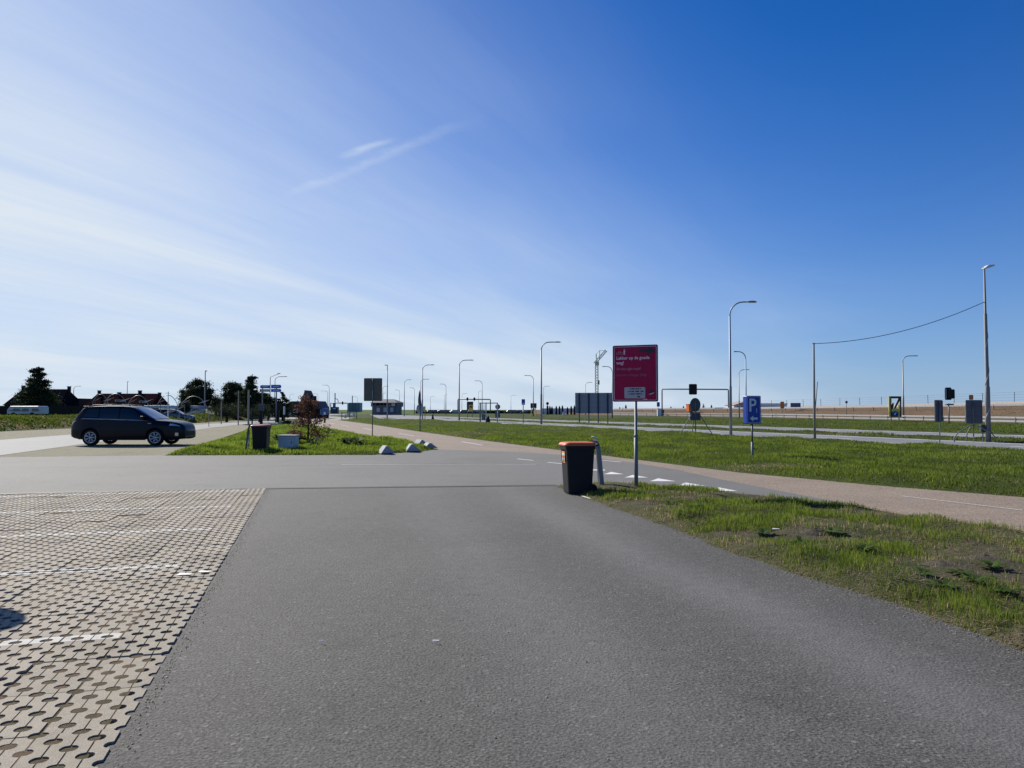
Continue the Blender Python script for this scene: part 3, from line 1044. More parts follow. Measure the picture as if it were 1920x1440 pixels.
# island with the small tree
isl = g2([(312, 854.5), (380, 836), (440, 818), (462, 806), (520, 799.5), (593, 801), (702, 823), (760, 829), (818, 843), (792, 847), (700, 853.6), (500, 854)])
ih = turf_h(0.10, 1.2, 0.35, 0.5, 51, wob=0.15)
make_turf('grass_island', isl, ih, 0.25, m_grass_soil)
o = blades('grass', isl, ih, lambda x, y: np.clip(420 * (30 / np.maximum(np.hypot(x, y), 20)) ** 1.5, 40, 500), 0.12, 0.014,
           green_cols(-0.14, 12, 0.5, 0.0, 1.55, 0.2), m_blade, 3, seg2=False)
tag(o, 'bright green grass on the island around the small brown tree', 'grass', kind='stuff')
# scrubby dune bank on the left
bank = g2([(-420, 818), (0, 809), (134, 803), (250, 797), (375, 793), (430, 789), (500, 785)]) + [W(500, 775, 170).to_2d(), W(380, 770, 115).to_2d(), W(150, 770, 88).to_2d(), W(0, 770, 84).to_2d(), W(-420, 770, 84).to_2d()]


def bank_h(x, y, d):
    k = np.clip(d / 4.0, 0, 1)
    far = np.clip((y - 60) / 90, 0, 1)
    left = np.clip((-x - 18) / 26.0, 0, 1)
    hh = 0.80 - 0.04 * left + 0.25 * far
    return np.where(d > 0, (k * (2 - k)) * hh * (0.8 + 0.45 * fbm(x * 0.25, y * 0.25, 71)) + 0.18 * np.clip(d, 0, 1) * (fbm(x * 1.1, y * 1.1, 73) - 0.3), -0.03 - 0.05 * np.clip(-d, 0, 1))


make_turf('dune_bank', bank, bank_h, 0.6, m_scrub, margin=0.7)
o = blades('scrub', bank, bank_h, lambda x, y: np.clip(60 * (60 / np.maximum(np.hypot(x, y), 40)) ** 1.5, 4, 70), 0.20, 0.045,
           green_cols(0.06, 17, 0.35, 0.0, 0.72, 0.1), m_blade, 4, seg2=False, cull=False)
tag(o, 'rough olive scrub covering the dune bank behind the dark car', 'scrub', kind='stuff')
# thin median, far verge
def flat_turf(name, pts, h, seed, dens, step=0.8):
    f = turf_h(h, 0.6, 0.25, 0.4, seed, wob=0.12)
    make_turf(name, pts, f, step, m_grass_soil)
    o = blades('grass', pts, f, lambda x, y: np.clip(dens * (50 / np.maximum(np.hypot(x, y), 25)) ** 1.6, 2, 120), 0.09, 0.022, green_cols(-0.05, seed, 0.2, 0, 1.0, 0.1), m_blade, seed, seg2=False)
    return o


o = flat_turf('grass_median', [rd(-40, 6.35), rd(-40, 9.25), rd(95, 9.25), rd(112, 7.8), rd(95, 6.35)], 0.06, 61, 60)
tag(o, 'narrow grass on the median between the two carriageways', 'grass', kind='stuff')
emb_toe = [W(2300, 809, 64).to_2d(), W(1920, 797, 82).to_2d(), W(1660, 789, 108).to_2d(), W(1420, 784, 145).to_2d(), W(1150, 780, 195).to_2d(), W(1000, 777, 260).to_2d()]
o = flat_turf('grass_field', [rd(-40, 17.65), ] + emb_toe + [rd(205, 17.65)], 0.07, 62, 45, 1.2)
tag(o, 'mown grass between the far carriageway and the guard rail', 'grass', kind='stuff')
o = flat_turf('grass_field', [rd(112, -5), rd(96, -5.5), rd(98, -12)] + g2([(668, 783.5), (632, 781)]) + [W(610, 778, 190).to_2d(), W(690, 775, 260).to_2d()], 0.10, 63, 40, 1.2)
tag(o, 'mown grass beyond the footpath near the control building', 'grass', kind='stuff')

# embankment on the right: earth slope up to the road deck
crest = [(2300, 742, 90), (1920, 757, 108), (1660, 762, 135), (1420, 766.0, 172), (1150, 768.0, 230), (1000, 768.4, 300)]
toes = [(2300, 64), (1920, 82), (1660, 108), (1420, 145), (1150, 195), (1000, 260)]


def embankment():
    rows = 9
    V = []
    n = 60
    for i in range(n + 1):
        q = i / n * (len(crest) - 1)
        k = min(int(q), len(crest) - 2); f = q - k
        c0, c1 = W(*crest[k]), W(*crest[k + 1])
        cpt = c0.lerp(c1, f)
        tpt = Vector((*emb_toe[k], 0)).lerp(Vector((*emb_toe[k + 1], 0)), f)
        tpt.z = -0.06
        for j in range(rows):
            v = j / (rows - 1)
            p = tpt.lerp(cpt, v)
            p.z = tpt.z + (cpt.z - tpt.z) * (v * v * (3 - 2 * v)) + (0.16 * (vnoise([p.x * 0.5], [p.y * 0.5], 4)[0] - 0.5) if 0 < j < rows - 1 else 0)
            V.append(p)
    mb = MB(); mb.v = [tuple(p) for p in V]
    for i in range(n):
        for j in range(rows - 1):
            a = i * rows + j
            mb.f.append((a, a + rows, a + rows + 1, a + 1))
    o = mb.build('embankment', m_earth, None, True)
    o['kind'] = 'structure'
    # deck behind the crest
    top = [W(*c) for c in crest]
    mb = MB()
    for a, b in zip(top[:-1], top[1:]):
        mb.quad(a, b, b + Vector((30, 60, 0)), a + Vector((30, 60, 0)))
    o = mb.build('road_deck', m_pale); o['kind'] = 'structure'
    return top


deck = embankment()

# ================================================================== THINGS
# ------------------------------------------------------------------ dark SUV
def car_surface(L=4.66, H=1.68, Wd=0.90):
    xs = [0.0, .05, .14, .30, .42, .55, .62, .80, 1.0, 1.15, 1.3, 1.5, 1.8, 2.1, 2.4, 2.62, 2.80, 3.0, 3.2, 3.42, 3.56, 3.7, 3.9, 4.1, 4.28, 4.42, 4.54, 4.62, 4.66]
    def lerp_tab(tab, x):
        if x <= tab[0][0]: return tab[0][1]
        for (a, va), (b, vb) in zip(tab[:-1], tab[1:]):
            if x <= b:
                f = (x - a) / (b - a)
                return va + (vb - va) * f
        return tab[-1][1]
    top_t = [(0, .92), (.05, 1.04), (.14, 1.16), (.30, 1.37), (.42, 1.52), (.50, 1.60), (.62, 1.635), (.9, 1.665), (1.5, 1.68), (2.1, 1.675), (2.45, 1.645), (2.62, 1.60), (2.8, 1.51), (3.2, 1.27), (3.5, 1.095), (3.62, 1.075), (3.9, 1.05), (4.2, 1.005), (4.42, .95), (4.54, .89), (4.62, .80), (4.66, .70)]
    wid_t = [(0, .74), (.05, .80), (.18, .86), (.5, .895), (1.2, .90), (3.2, .90), (3.8, .885), (4.2, .83), (4.45, .74), (4.6, .64), (4.66, .56)]
    bot_t = [(0, .42), (.1, .34), (.4, .27), (1.0, .235), (3.6, .235), (4.2, .23), (4.5, .26), (4.66, .33)]
    belt_t = [(0, .86), (.3, 1.10), (.6, 1.115), (2.5, 1.055), (3.3, 1.035), (3.62, 1.01), (4.2, .93), (4.45, .86), (4.6, .76), (4.66, .62)]
    WR, WX = 0.385, (0.86, 3.53)
    def bottom(x):
        z = lerp_tab(bot_t, x)
        for wx in WX:
            q = abs(x - wx)
            if q < WR:
                z = max(z, 0.345 + math.sqrt(WR * WR - q * q))
        return z
    def sect(x):
        w, top, belt, zb = lerp_tab(wid_t, x) * Wd / .9, lerp_tab(top_t, x), lerp_tab(belt_t, x), bottom(x)
        belt = min(belt, top - 0.05)
        g = max(0.0, min(1.0, (top - belt) / 0.5))
        zs = max(zb + 0.02, min(.60, belt - 0.12)); zm = max(zs + 0.02, min(.80, belt - 0.06))
        zs0 = max(zb + 0.01, min(0.36, zs - .02))
        def lp(a, b): return a + (b - a) * g
        h = top - belt
        return [(w * .95, zb), (w * .985, zs0), (w, zs), (w * .99, zm), (w * .965, belt - .015), (w * lp(.95, .945), belt),
                (w * lp(.93, .895), belt + h * .45), (w * lp(.89, .825), belt + h * .82), (w * lp(.80, .75), belt + h * .95), (w * .42, top - .004), (0.0, top + .008)]
    for wx in WX:
        for k in range(-8, 9):
            xs.append(wx + WR * math.sin(math.pi / 2 * k / 8) * 0.9999)
            
        xs += [wx - WR - .004, wx + WR + .004]
    xs = sorted(set(round(x, 4) for x in xs if 0 <= x <= L))
    return xs, sect


def make_car(label, cat, group, paint, name='parked_car'):
    xs, sect = car_surface()
    root = thing(name, (0, 0, 0), 0, label, cat, group)
    mb = MB()
    rings = []
    for x in xs:
        s = sect(x)
        ring = [(x, -y, z) for y, z in s] + [(x, y, z) for y, z in reversed(s[:-1])]
        rings.append(ring)
    n = len(rings[0])
    for r_ in rings: mb.v += r_
    for i in range(len(rings) - 1):
        for j in range(n - 1):
            a = i * n + j
            mb.f.append((a, a + n, a + n + 1, a + 1))
    mb.f.append(tuple(range(n - 1, -1, -1)))
    k = (len(rings) - 1) * n
    mb.f.append(tuple(range(k, k + n)))
    body = mb.build('body', paint, root, True)
    try:
        body.data.set_sharp_from_angle(angle=R(38))
    except Exception:
        pass
    glass = M_GLASS
    def surf(x, v, side):
        s = sect(x)
        k = min(int(v), len(s) - 2); f = v - k
        y = s[k][0] + (s[k + 1][0] - s[k][0]) * f
        z = s[k][1] + (s[k + 1][1] - s[k][1]) * f
        return Vector((x, side * y, z))
    def patch(name, x_lo, x_hi, v0, v1, side, material, off=0.008, nu=8, nv=4, outward=None):
        m_ = MB()
        for i in range(nv + 1):
            v = v0 + (v1 - v0) * i / nv
            f = i / nv
            a, b = x_lo(f), x_hi(f)
            for j in range(nu + 1):
                p = surf(a + (b - a) * j / nu, v, side)
                o_ = outward or Vector((0, side, 0.25)).normalized()
                m_.v.append(tuple(p + o_ * off))
        for i in range(nv):
            for j in range(nu):
                a = i * (nu + 1) + j
                m_.f.append((a, a + 1, a + nu + 2, a + nu + 1))
        return m_.build(name, material, root, True)
    for side in (-1, 1):
        patch('window', lambda f: 2.05 + .02 * f, lambda f: 3.20 - .62 * f, 5.15, 7.0, side, glass)
        patch('window', lambda f: 1.22, lambda f: 1.99 + .02 * f, 5.15, 7.0, side, glass)
        patch('window', lambda f: 0.50 + .22 * f, lambda f: 1.16, 5.35, 6.9, side, glass)
        patch('window_trim', lambda f: 0.46, lambda f: 3.22, 5.0, 5.13, side, M_CHROME, 0.010, 16, 1)
        patch('headlight', lambda f: 4.10 + .06 * f, lambda f: 4.52 - .06 * f, 3.35, 4.6, side, M_LAMP, 0.012, 6, 3)
        patch('tail_light', lambda f: 0.015, lambda f: 0.34 - .22 * f, 4.2, 5.6, side, M_TAIL, 0.012, 5, 3)
        patch('fog_light', lambda f: 4.33, lambda f: 4.45, 1.2, 1.75, side, M_LAMP, 0.012, 2, 2)
        patch('door_seam', lambda f: 2.015, lambda f: 2.030, 1.2, 5.0, side, black_paint, 0.003, 1, 6)
        patch('door_seam', lambda f: 3.16, lambda f: 3.175, 1.2, 5.0, side, black_paint, 0.003, 1, 6)
        patch('door_seam', lambda f: 1.235, lambda f: 1.25, 2.2, 5.0, side, black_paint, 0.003, 1, 5)
        for x in (1.42, 2.22):
            p = surf(x, 4.25, side)
            MB().box(p.x, p.x + .20, p.y - .018 if side < 0 else p.y - .01, p.y + .01 if side < 0 else p.y + .018, p.z - .017, p.z + .017).build('door_handle', paint, root, bevel=.006)
        p = surf(3.02, 5.3, side)
        MB().box(p.x - .06, p.x + .10, min(p.y, p.y + side * .2), max(p.y, p.y + side * .2), p.z + .0, p.z + .15, 0.015).build('wing_mirror', paint, root, bevel=.02)
        MB().tube([(.75, side * .62, 1.665), (.82, side * .62, 1.70), (1.6, side * .64, 1.725), (2.3, side * .62, 1.70), (2.38, side * .62, 1.665)], .014, 6).build('roof_rail', black_paint, root, True)
        patch('sill', lambda f: 1.28, lambda f: 3.12, 0.0, 0.9, side, black_paint, 0.012, 8, 2)
        badge = surf(3.30, 3.6, side)
        MB().box(badge.x - .07, badge.x + .07, badge.y - .006, badge.y + .006, badge.z - .014, badge.z + .014).build('badge', M_CHROME, root)
    # screens span the full width
    def screen(name, x0, x1, v0, off):
        m_ = MB()
        rows_ = 6
        for i in range(rows_ + 1):
            x = x0 + (x1 - x0) * i / rows_
            pts = [surf(x, v0 + (10 - v0) * k / 5, -1) for k in range(6)] + [surf(x, v0 + (10 - v0) * k / 5, 1) for k in range(4, -1, -1)]
            for p in pts:
                m_.v.append(tuple(p + off))
        c = 11
        for i in range(rows_):
            for j in range(c - 1):
                a = i * c + j
                m_.f.append((a, a + 1, a + c + 1, a + c))
        return m_.build(name, M_SCREEN, root, True)
    screen('windscreen', 2.66, 3.46, 7.3, Vector((.006, 0, .008)))
    screen('rear_window', 0.17, 0.50, 7.3, Vector((-.008, 0, .006)))
    MB().box(.40, .66, -.56, .56, 1.632, 1.660, 0.0).build('spoiler', M_SPOILER, root, bevel=.01)
    MB().box(4.600, 4.672, -.40, .40, .40, .60).build('grille', black_paint, root, bevel=.01)
    MB().box(.3, 4.4, -.70, .70, .26, .62).build('underbody', black_paint, root)
    for wx in (0.86, 3.53):
        for side in (-1, 1):
            yo = side * .88
            w = thing('wheel', (0, 0, 0)); w.parent = root
            d = -side
            MB().lathe_y([(.235, yo + d * .01), (.30, yo), (.335, yo + d * .02), (.345, yo + d * .06), (.345, yo + d * .17), (.33, yo + d * .21), (.24, yo + d * .22)], wx, .345, 28).build('tyre', rubber, w, True)
            rm = MB()
            rm.lathe_y([(.243, yo + d * .012), (.225, yo + d * .006), (.212, yo + d * .02), (.205, yo + d * .07)], wx, .345, 28)
            for k in range(7):
                for da in (-.13, .13):
                    a = 2 * math.pi * k / 7 + da * .9
                    b = 2 * math.pi * k / 7 + da * .35
                    p0 = Vector((wx + .05 * math.cos(b), yo + d * .02, .345 + .05 * math.sin(b)))
                    p1 = Vector((wx + .215 * math.cos(a), yo + d * .015, .345 + .215 * math.sin(a)))
                    rm.tube([p0, p1], [.020, .016], 5)
            rm.lathe_y([(.06, yo + d * .03), (.055, yo + d * .008), (.0, yo + d * .006)], wx, .345, 14)
            rm.build('rim', M_RIM, w, True)
            MB().lathe_y([(.20, yo + d * .075), (.0, yo + d * .075)], wx, .345, 20).build('brake_disc', M_DISC, w)
    return root


M_GLASS = mat_glass('car_glass', (0.004, 0.005, 0.009))
M_SCREEN = mat_glass('windscreen_glass', (0.05, 0.07, 0.11), 0.06)
M_SCREEN.node_tree.nodes['Principled BSDF'].inputs['IOR'].default_value = 2.2
M_CHROME = mat('chrome_trim', (0.30, 0.31, 0.33), 0.4, 0.7, 0.05)
M_LAMP = mat('headlight_lens', (0.55, 0.58, 0.62), 0.12, 0.5, 0.1, 12)
M_TAIL = mat('tail_light_lens', (0.50, 0.48, 0.52), 0.15, 0.2, 0.2, 12)
M_RIM = mat('alloy_rim', (0.55, 0.56, 0.58), 0.3, 0.6, 0.08)
M_DISC = mat('brake_disc', (0.03, 0.03, 0.032), 0.6, 0.3)
M_SPOILER = mat('spoiler_paint', (0.03, 0.035, 0.06), 0.2, 0.2, 0.1, coat=1.0)
paint_navy = mat('navy_car_paint', (0.0035, 0.0045, 0.011), 0.35, 0.0, 0.1, 3, coat=0.10, spec=0.2)
paint_blue = mat('blue_car_paint', (0.015, 0.03, 0.12), 0.28, 0.35, 0.1, 3, coat=1.0)
paint_white = mat('white_car_paint', (0.62, 0.63, 0.64), 0.25, 0.0, 0.04, 3, coat=1.0)
paint_grey = mat('grey_car_paint', (0.06, 0.065, 0.07), 0.28, 0.35, 0.1, 3, coat=1.0)
paint_silver = mat('silver_car_paint', (0.30, 0.31, 0.33), 0.28, 0.5, 0.1, 3, coat=1.0)

suv = make_car('dark navy estate car with silver alloy wheels parked on the straw pavers', 'car', None, paint_navy)
a = G(176, 836.0)
CS = 2.84 / 2.67
suv.scale = (CS, 1.06, 1.06)
suv.location = (a.x - 0.86 * CS - .2, a.y + .88 * 1.06, 0.0)
suv.rotation_euler = (0, 0, R(0.8))


def car_at(px, py, D, rz, paint, label, group='cars parked far behind', sc=1.0):
    c = copy_tree(suv)
    p = W(px, py, D)
    c.location = (p.x, p.y, max(0, p.z - 0.02) if py < 768 else 0)
    c.rotation_euler = (0, 0, rz)
    c.scale = (sc, sc, sc)
    c['label'] = label
    if group: c['group'] = group
    for ch in c.children:
        if ch.name.split('.')[0] in ('body', 'door_handle', 'wing_mirror'):
            ch.material_slots[0].link = 'OBJECT'
            ch.material_slots[0].material = paint
    return c


def z_at(x, y):
    return float(bank_h(np.array([x]), np.array([y]), sdist([tuple(p) for p in bank], np.array([x]), np.array([y])))[0])


for px, D, rz, pt, lb in ((288, 92, 0.1, paint_grey, 'dark grey car parked between the navy car and the flagpole'),
                          (318, 120, 0.05, paint_blue, 'blue car parked in front of the long white motorhome'),
                          (540, 150, 2.6, paint_white, 'white car parked beside the striped post and brown tree')):
    c = car_at(px, 769, D, rz, pt, lb)
    c.location.z = 0.0
# unseen round sign, invented to cast a round shadow onto the pavers
tip = G(33, 1166)
cz = 2.15
pos = Vector((tip.x - .31, tip.y, 0)) + Vector((SUNV.x, SUNV.y, 0)) / SUNV.z * cz
t = thing('road_sign', pos, R(20), 'shadow-casting disc on a steel pole, added out of view to shade the perforated pavers', 'sign')
MB().tube([(0, .05, -.1), (0, .05, cz + .28)], .03, 10).build('pole', steel, t, True)
pl_ = MB().prism([(.32 * math.cos(R(15 * k)), cz + .32 * math.sin(R(15 * k))) for k in range(24)], -.012, .012).build('plate', alu_back, t)
MB().prism([(.27 * math.cos(R(15 * k)), cz + .27 * math.sin(R(15 * k))) for k in range(24)], -.0155, -.0125).build('face', alu_back, pl_)


# ------------------------------------------------------------------ wheelie bins
bin_black = mat('bin_plastic', (0.010, 0.011, 0.014), 0.5, 0, 0.25, 7, 0.1, spec=0.25)
lid_red = mat('bin_lid_orange_red', (0.52, 0.115, 0.035), 0.5, 0, 0.15, 8)
lid_dark = mat('bin_lid_dark_red', (0.22, 0.035, 0.035), 0.5, 0, 0.2, 8)
sticker_o = mat('sticker_orange', (0.80, 0.25, 0.05), 0.5, 0, 0.08, 8)
sticker_w = mat('sticker_white', (0.75, 0.70, 0.64), 0.5, 0, 0.06, 8)


def wheelie_bin(loc, rz, label, lidmat, sticker, H=0.98, lid_tilt=0.0):
    t = thing('wheelie_bin', loc, rz, label, 'bin')
    # body: front is -y, hinge and wheels at +y
    def loop(z, wx, y0, y1, r):
        pts = []
        for cx, cy, a0 in ((wx - r, y0 + r, -90), (wx - r, y1 - r, 0), (-wx + r, y1 - r, 90), (-wx + r, y0 + r, 180)):
            for k in range(4):
                a = R(a0 + 30 * k)
                pts.append((cx + r * math.cos(a), cy + r * math.sin(a), z))
        return pts
    lv = [loop(0.02, .240, -.285, .235, .05), loop(0.06, .246, -.293, .245, .05), loop(H * .55, .264, -.324, .278, .05), loop(H * .86, .275, -.345, .30, .05),
          loop(H * .865, .292, -.362, .315, .045), loop(H * .93, .296, -.368, .318, .045)]
    mb = MB()
    n = len(lv[0])
    for l in lv: mb.v += l
    for i in range(len(lv) - 1):
        for j in range(n):
            k = (j + 1) % n
            mb.f.append((i * n + j, i * n + k, (i + 1) * n + k, (i + 1) * n + j))
    mb.f.append(tuple(range(n - 1, -1, -1)))
    mb.f.append(tuple(range((len(lv) - 1) * n, len(lv) * n)))
    mb.build('body', bin_black, t, False)
    ll_ = [loop(H * .932, .305, -.39, .325, .05), loop(H * .958, .305, -.39, .325, .05), loop(H * .985, .285, -.36, .31, .06), loop(H * 1.0, .20, -.27, .25, .06)]
    mb = MB()
    for l in ll_: mb.v += l
    for i in range(len(ll_) - 1):
        for j in range(n):
            k = (j + 1) % n
            mb.f.append((i * n + j, i * n + k, (i + 1) * n + k, (i + 1) * n + j))
    mb.f.append(tuple(range(n - 1, -1, -1)))
    mb.f.append(tuple(range(3 * n, 4 * n)))
    lid = mb.build('lid', lidmat, t, True)
    lid.data.set_sharp_from_angle(angle=R(35))
    MB().tube([(-.24, .31, H * .93), (-.24, .385, H * .95), (.24, .385, H * .95), (.24, .31, H * .93)], .017, 8).build('handle', bin_black, t, True)
    MB().tube([(-.27, .25, .10), (.27, .25, .10)], .012, 8).build('axle', dark_steel, t)
    for s in (-1, 1):
        MB().lathe_y([(0, -.025), (.07, -.025), (.1, -.02), (.1, .02), (.07, .025), (0, .025)], 0, 0, 20).build('wheel', rubber, t, True)
        w = t.children[-1]
        w.location = (s * .262, .25, .10); w.rotation_euler = (0, 0, math.pi / 2)
    for x in (-.12, 0, .12):
        MB().box(x - .012, x + .012, -.352, -.343, H * .62, H * .85).build('rib', bin_black, t)
    if sticker:
        # follows the slanting front wall
        y0, y1 = -.3275 - .006, -.342 - .008
        z0, z1 = H * .60, H * .82
        st_ = MB().quad((-.13, y0 - .004, z0), (.13, y0 - .004, z0), (.13, y1 - .004, z1), (-.13, y1 - .004, z1)).build('sticker', sticker_o, t)
        for f0, f1, x1 in ((.62, .86, .11), (.12, .44, .11)):
            zz0, zz1 = z0 + (z1 - z0) * f0, z0 + (z1 - z0) * f1
            yy0, yy1 = y0 + (y1 - y0) * f0, y0 + (y1 - y0) * f1
            MB().quad((-.11, yy0 - .006, zz0), (x1, yy0 - .006, zz0), (x1, yy1 - .006, zz1), (-.11, yy1 - .006, zz1)).build('sticker_panel', sticker_w, st_)
    return t


b1 = G(1083, 926.5)
bb_ = wheelie_bin((b1.x + .03, b1.y + .12, 0.0), R(-79), 'black wheelie bin with orange-red lid and orange sticker beside the maroon sign', lid_red, True, 1.0)
bb_.scale = (.86, .86, .985)
b2 = G(488, 849)
wheelie_bin((b2.x, b2.y + .1, 0.0), R(4), 'black wheelie bin with dark red lid next to the pale utility cabinet', lid_dark, False, 1.05)


def bin_bracket(loc, rz, label, H=0.95):
    t = thing('bin_post', loc, rz, label, 'post')
    pts = [(0.0, 0, -.05), (0.0, 0, .05), (-.05, 0, H * .55), (-.085, 0, H * .85), (-.14, 0, H * .99), (-.22, 0, H * 1.02)]
    mb = MB()
    w, th = .055, .018
    for a, b in zip(pts[:-1], pts[1:]):
        d = Vector((b[0] - a[0], 0, b[2] - a[2])).normalized()
        nrm = Vector((d.z, 0, -d.x)) * th
        q = [Vector(a) - nrm, Vector(a) + nrm, Vector(b) + nrm, Vector(b) - nrm]
        i = len(mb.v)
        mb.v += [(p.x, -w, p.z) for p in q] + [(p.x, w, p.z) for p in q]
        for f in ((0, 1, 2, 3), (7, 6, 5, 4), (0, 4, 5, 1), (1, 5, 6, 2), (2, 6, 7, 3), (3, 7, 4, 0)):
            mb.f.append(tuple(i + k for k in f))
    mb.build('strap_post', steel, t)
    MB().tube([(-.075, -.01, -.04), (-.075, -.01, .02), (-.10, -.01, H * .5), (-.125, -.01, H * .8)], .016, 6).build('brace', pale_steel, t)
    MB().tube([(-.20, -.05, H * 1.0), (-.22, -.05, H * 1.10), (-.10, -.05, H * 1.11), (-.11, -.05, H * 1.0)], .007, 6).build('locking_loop', pale_steel, t, True)
    return t


p = G(1129, 917)
bin_bracket((p.x, p.y, 0.03), R(-38), 'bent galvanised strap post holding the bin with orange sticker', 0.93)
p = G(461, 849)
t = bin_bracket((p.x, p.y, 0.02), R(180), 'bent galvanised strap post beside the dark red lidded bin', 1.02)

# ------------------------------------------------------------------ utility cabinet
cab_m = mat('cabinet_pale_grey', (0.42, 0.45, 0.48), 0.5, 0, 0.08, 5)
cab_d = mat('cabinet_door_grey', (0.47, 0.51, 0.56), 0.45, 0, 0.06, 5)
p = G(538, 848)
t = thing('utility_cabinet', (p.x, p.y + .2, 0), R(-6), 'pale grey utility cabinet on a concrete plinth near the brown tree', 'cabinet')
MB().box(-.335, .335, -.2, .2, -.05, .13).build('plinth', concrete, t)
MB().box(-.325, .325, -.185, .185, .13, .60).build('body', cab_m, t)
MB().box(-.36, .36, -.23, .23, .60, .645).build('roof', cab_m, t, bevel=.008)
d = MB().box(-.27, .27, -.197, -.185, .16, .57).build('door', cab_d, t)
MB().box(-.27, .27, -.201, -.197, .495, .502).build('seam', dark_steel, d)
MB().box(.19, .215, -.212, -.197, .34, .42).build('handle', black_paint, d)

# ------------------------------------------------------------------ signs
maroon = mat('maroon_sign_face', (0.37, 0.004, 0.062), 0.45, 0, 0.10, 1.5, spec=0.2)
maroon_dk = mat('maroon_sign_border', (0.045, 0.004, 0.020), 0.45, 0, 0.1, 3)
pink_ink = mat('pink_ink', (0.80, 0.58, 0.66), 0.5, 0, 0.1, 20)
pink_faded = mat('faded_pink_ink', (0.52, 0.28, 0.36), 0.5, 0, 0.2, 20)
pink_ghost = mat('very_faded_pink_ink', (0.36, 0.12, 0.19), 0.5, 0, 0.3, 20)
navy_ink = mat('navy_ink', (0.012, 0.012, 0.03), 0.5, 0, 0.2, 20)
grey_panel = mat('grey_sticker_panel', (0.42, 0.42, 0.46), 0.5, 0, 0.08, 5)

base = G(1193, 921)
t = thing('route_sign', base, R(-22), 'maroon board on a steel pole reading Lekker op de goede weg with black arrow', 'sign')
SW, SZ0, SZ1 = .45, 1.70, 2.815
t.location.z += .055
MB().tube([(0, 0, -.2), (0, 0, 1.02)], .040, 14).build('lower_pole', steel, t, True)
MB().tube([(0, 0, 1.0), (0, 0, 1.05), (0, 0, 1.055), (0, 0, 2.7)], [.042, .042, .028, .028], 12).build('upper_pole', steel, t, True)
bo = MB().prism(rrect(-SW, SW, SZ0, SZ1, .03), -.045, -.030).build('board', maroon_dk, t)
MB().prism(rrect(-SW + .026, SW - .026, SZ0 + .026, SZ1 - .026, .022), -.0475, -.0455).build('border_line', pink_ink, bo)
MB().prism(rrect(-SW + .036, SW - .036, SZ0 + .036, SZ1 - .036, .018), -.0505, -.0480).build('face', maroon, bo)
for z in (1.95, 2.5):
    MB().box(-.3, .3, -.030, -.012, z - .02, z + .02).build('clamp_rail', steel, t)
fy = -.0525
text_part('Lekker op de goede', .088, -.375, 2.535, fy, pink_ink, bo, sx=.93, bold=.002)
text_part('weg!', .088, -.375, 2.440, fy, pink_ink, bo, sx=.93, bold=.002)
text_part('On the right track!', .070, -.375, 2.325, fy, pink_faded, bo, sx=.92)
text_part('Auf dem richtigen Weg!', .068, -.375, 2.205, fy, pink_ghost, bo, sx=.92)
MB().prism([(.08, 2.675), (.245, 2.675), (.235, 2.610), (.41, 2.700), (.255, 2.790 - .008), (.262, 2.725), (.08, 2.725)], -.0545, -.0510).build('arrow', navy_ink, bo)
# bicycle and walker pictograms
pic = MB()
for cx in (-.345, -.275):
    pts = [(cx + .026 * math.cos(R(k * 30)), -.054, 2.655 + .026 * math.sin(R(k * 30))) for k in range(13)]
    pic.tube(pts, .004, 4)
pic.tube([(-.345, -.054, 2.655), (-.325, -.054, 2.695), (-.285, -.054, 2.695), (-.275, -.054, 2.655)], .004, 4)
pic.tube([(-.325, -.054, 2.695), (-.31, -.054, 2.655), (-.285, -.054, 2.695)], .004, 4)
pic.build('bicycle_pictogram', pink_faded, bo)
pic = MB()
pic.prism([(-.228, 2.625), (-.218, 2.625), (-.212, 2.665), (-.206, 2.625), (-.196, 2.625), (-.200, 2.68), (-.192, 2.69), (-.197, 2.715), (-.227, 2.715), (-.232, 2.69), (-.224, 2.68)], -.0545, -.0515)
pic.prism([(-.212 + .011 * math.cos(R(40 * k)), 2.731 + .011 * math.sin(R(40 * k))) for k in range(9)], -.0545, -.0515)
pic.build('walker_pictogram', pink_ink, bo)
pn = MB().prism(rrect(-.215, .20, 1.765, 1.985, .025), -.0545, -.0510).build('sticker_panel', grey_panel, bo)
# the panel's small print is too worn to read: rows of broken ink strokes
for zc, xs_ in ((1.952, (-.11, -.075, -.05, -.01, .02, .05, .10)), (1.902, (-.14, -.11, -.07, -.04, .0, .03, .06, .11, .135)), (1.852, (-.13, -.09, -.06, -.02, .02, .045, .08, .11))):
    ink = MB()
    for q, x in enumerate(xs_):
        ink.box(x, x + .018 + .007 * (q % 3), -.0565, -.0548, zc - .011, zc + .011 + .003 * (q % 2))
    ink.build('worn_print', navy_ink, pn)
MB().box(.045, .098, -.0565, -.0548, 1.785, 1.810).build('ink_block', navy_ink, pn)
MB().prism([(.275, 1.865), (.34, 1.875), (.365, 1.905), (.35, 1.945), (.29, 1.94)], -.0545, -.0510).build('emblem', navy_ink, bo)
MB().prism([(.265, 1.845), (.31, 1.838), (.37, 1.868), (.37, 1.882), (.31, 1.858)], -.0545, -.0510).build('emblem_swoosh', pink_ink, bo)
MB().prism([(.16, 1.742), (.24, 1.735), (.235, 1.752), (.165, 1.755)], -.0545, -.0510).build('scuff', pink_ink, bo)

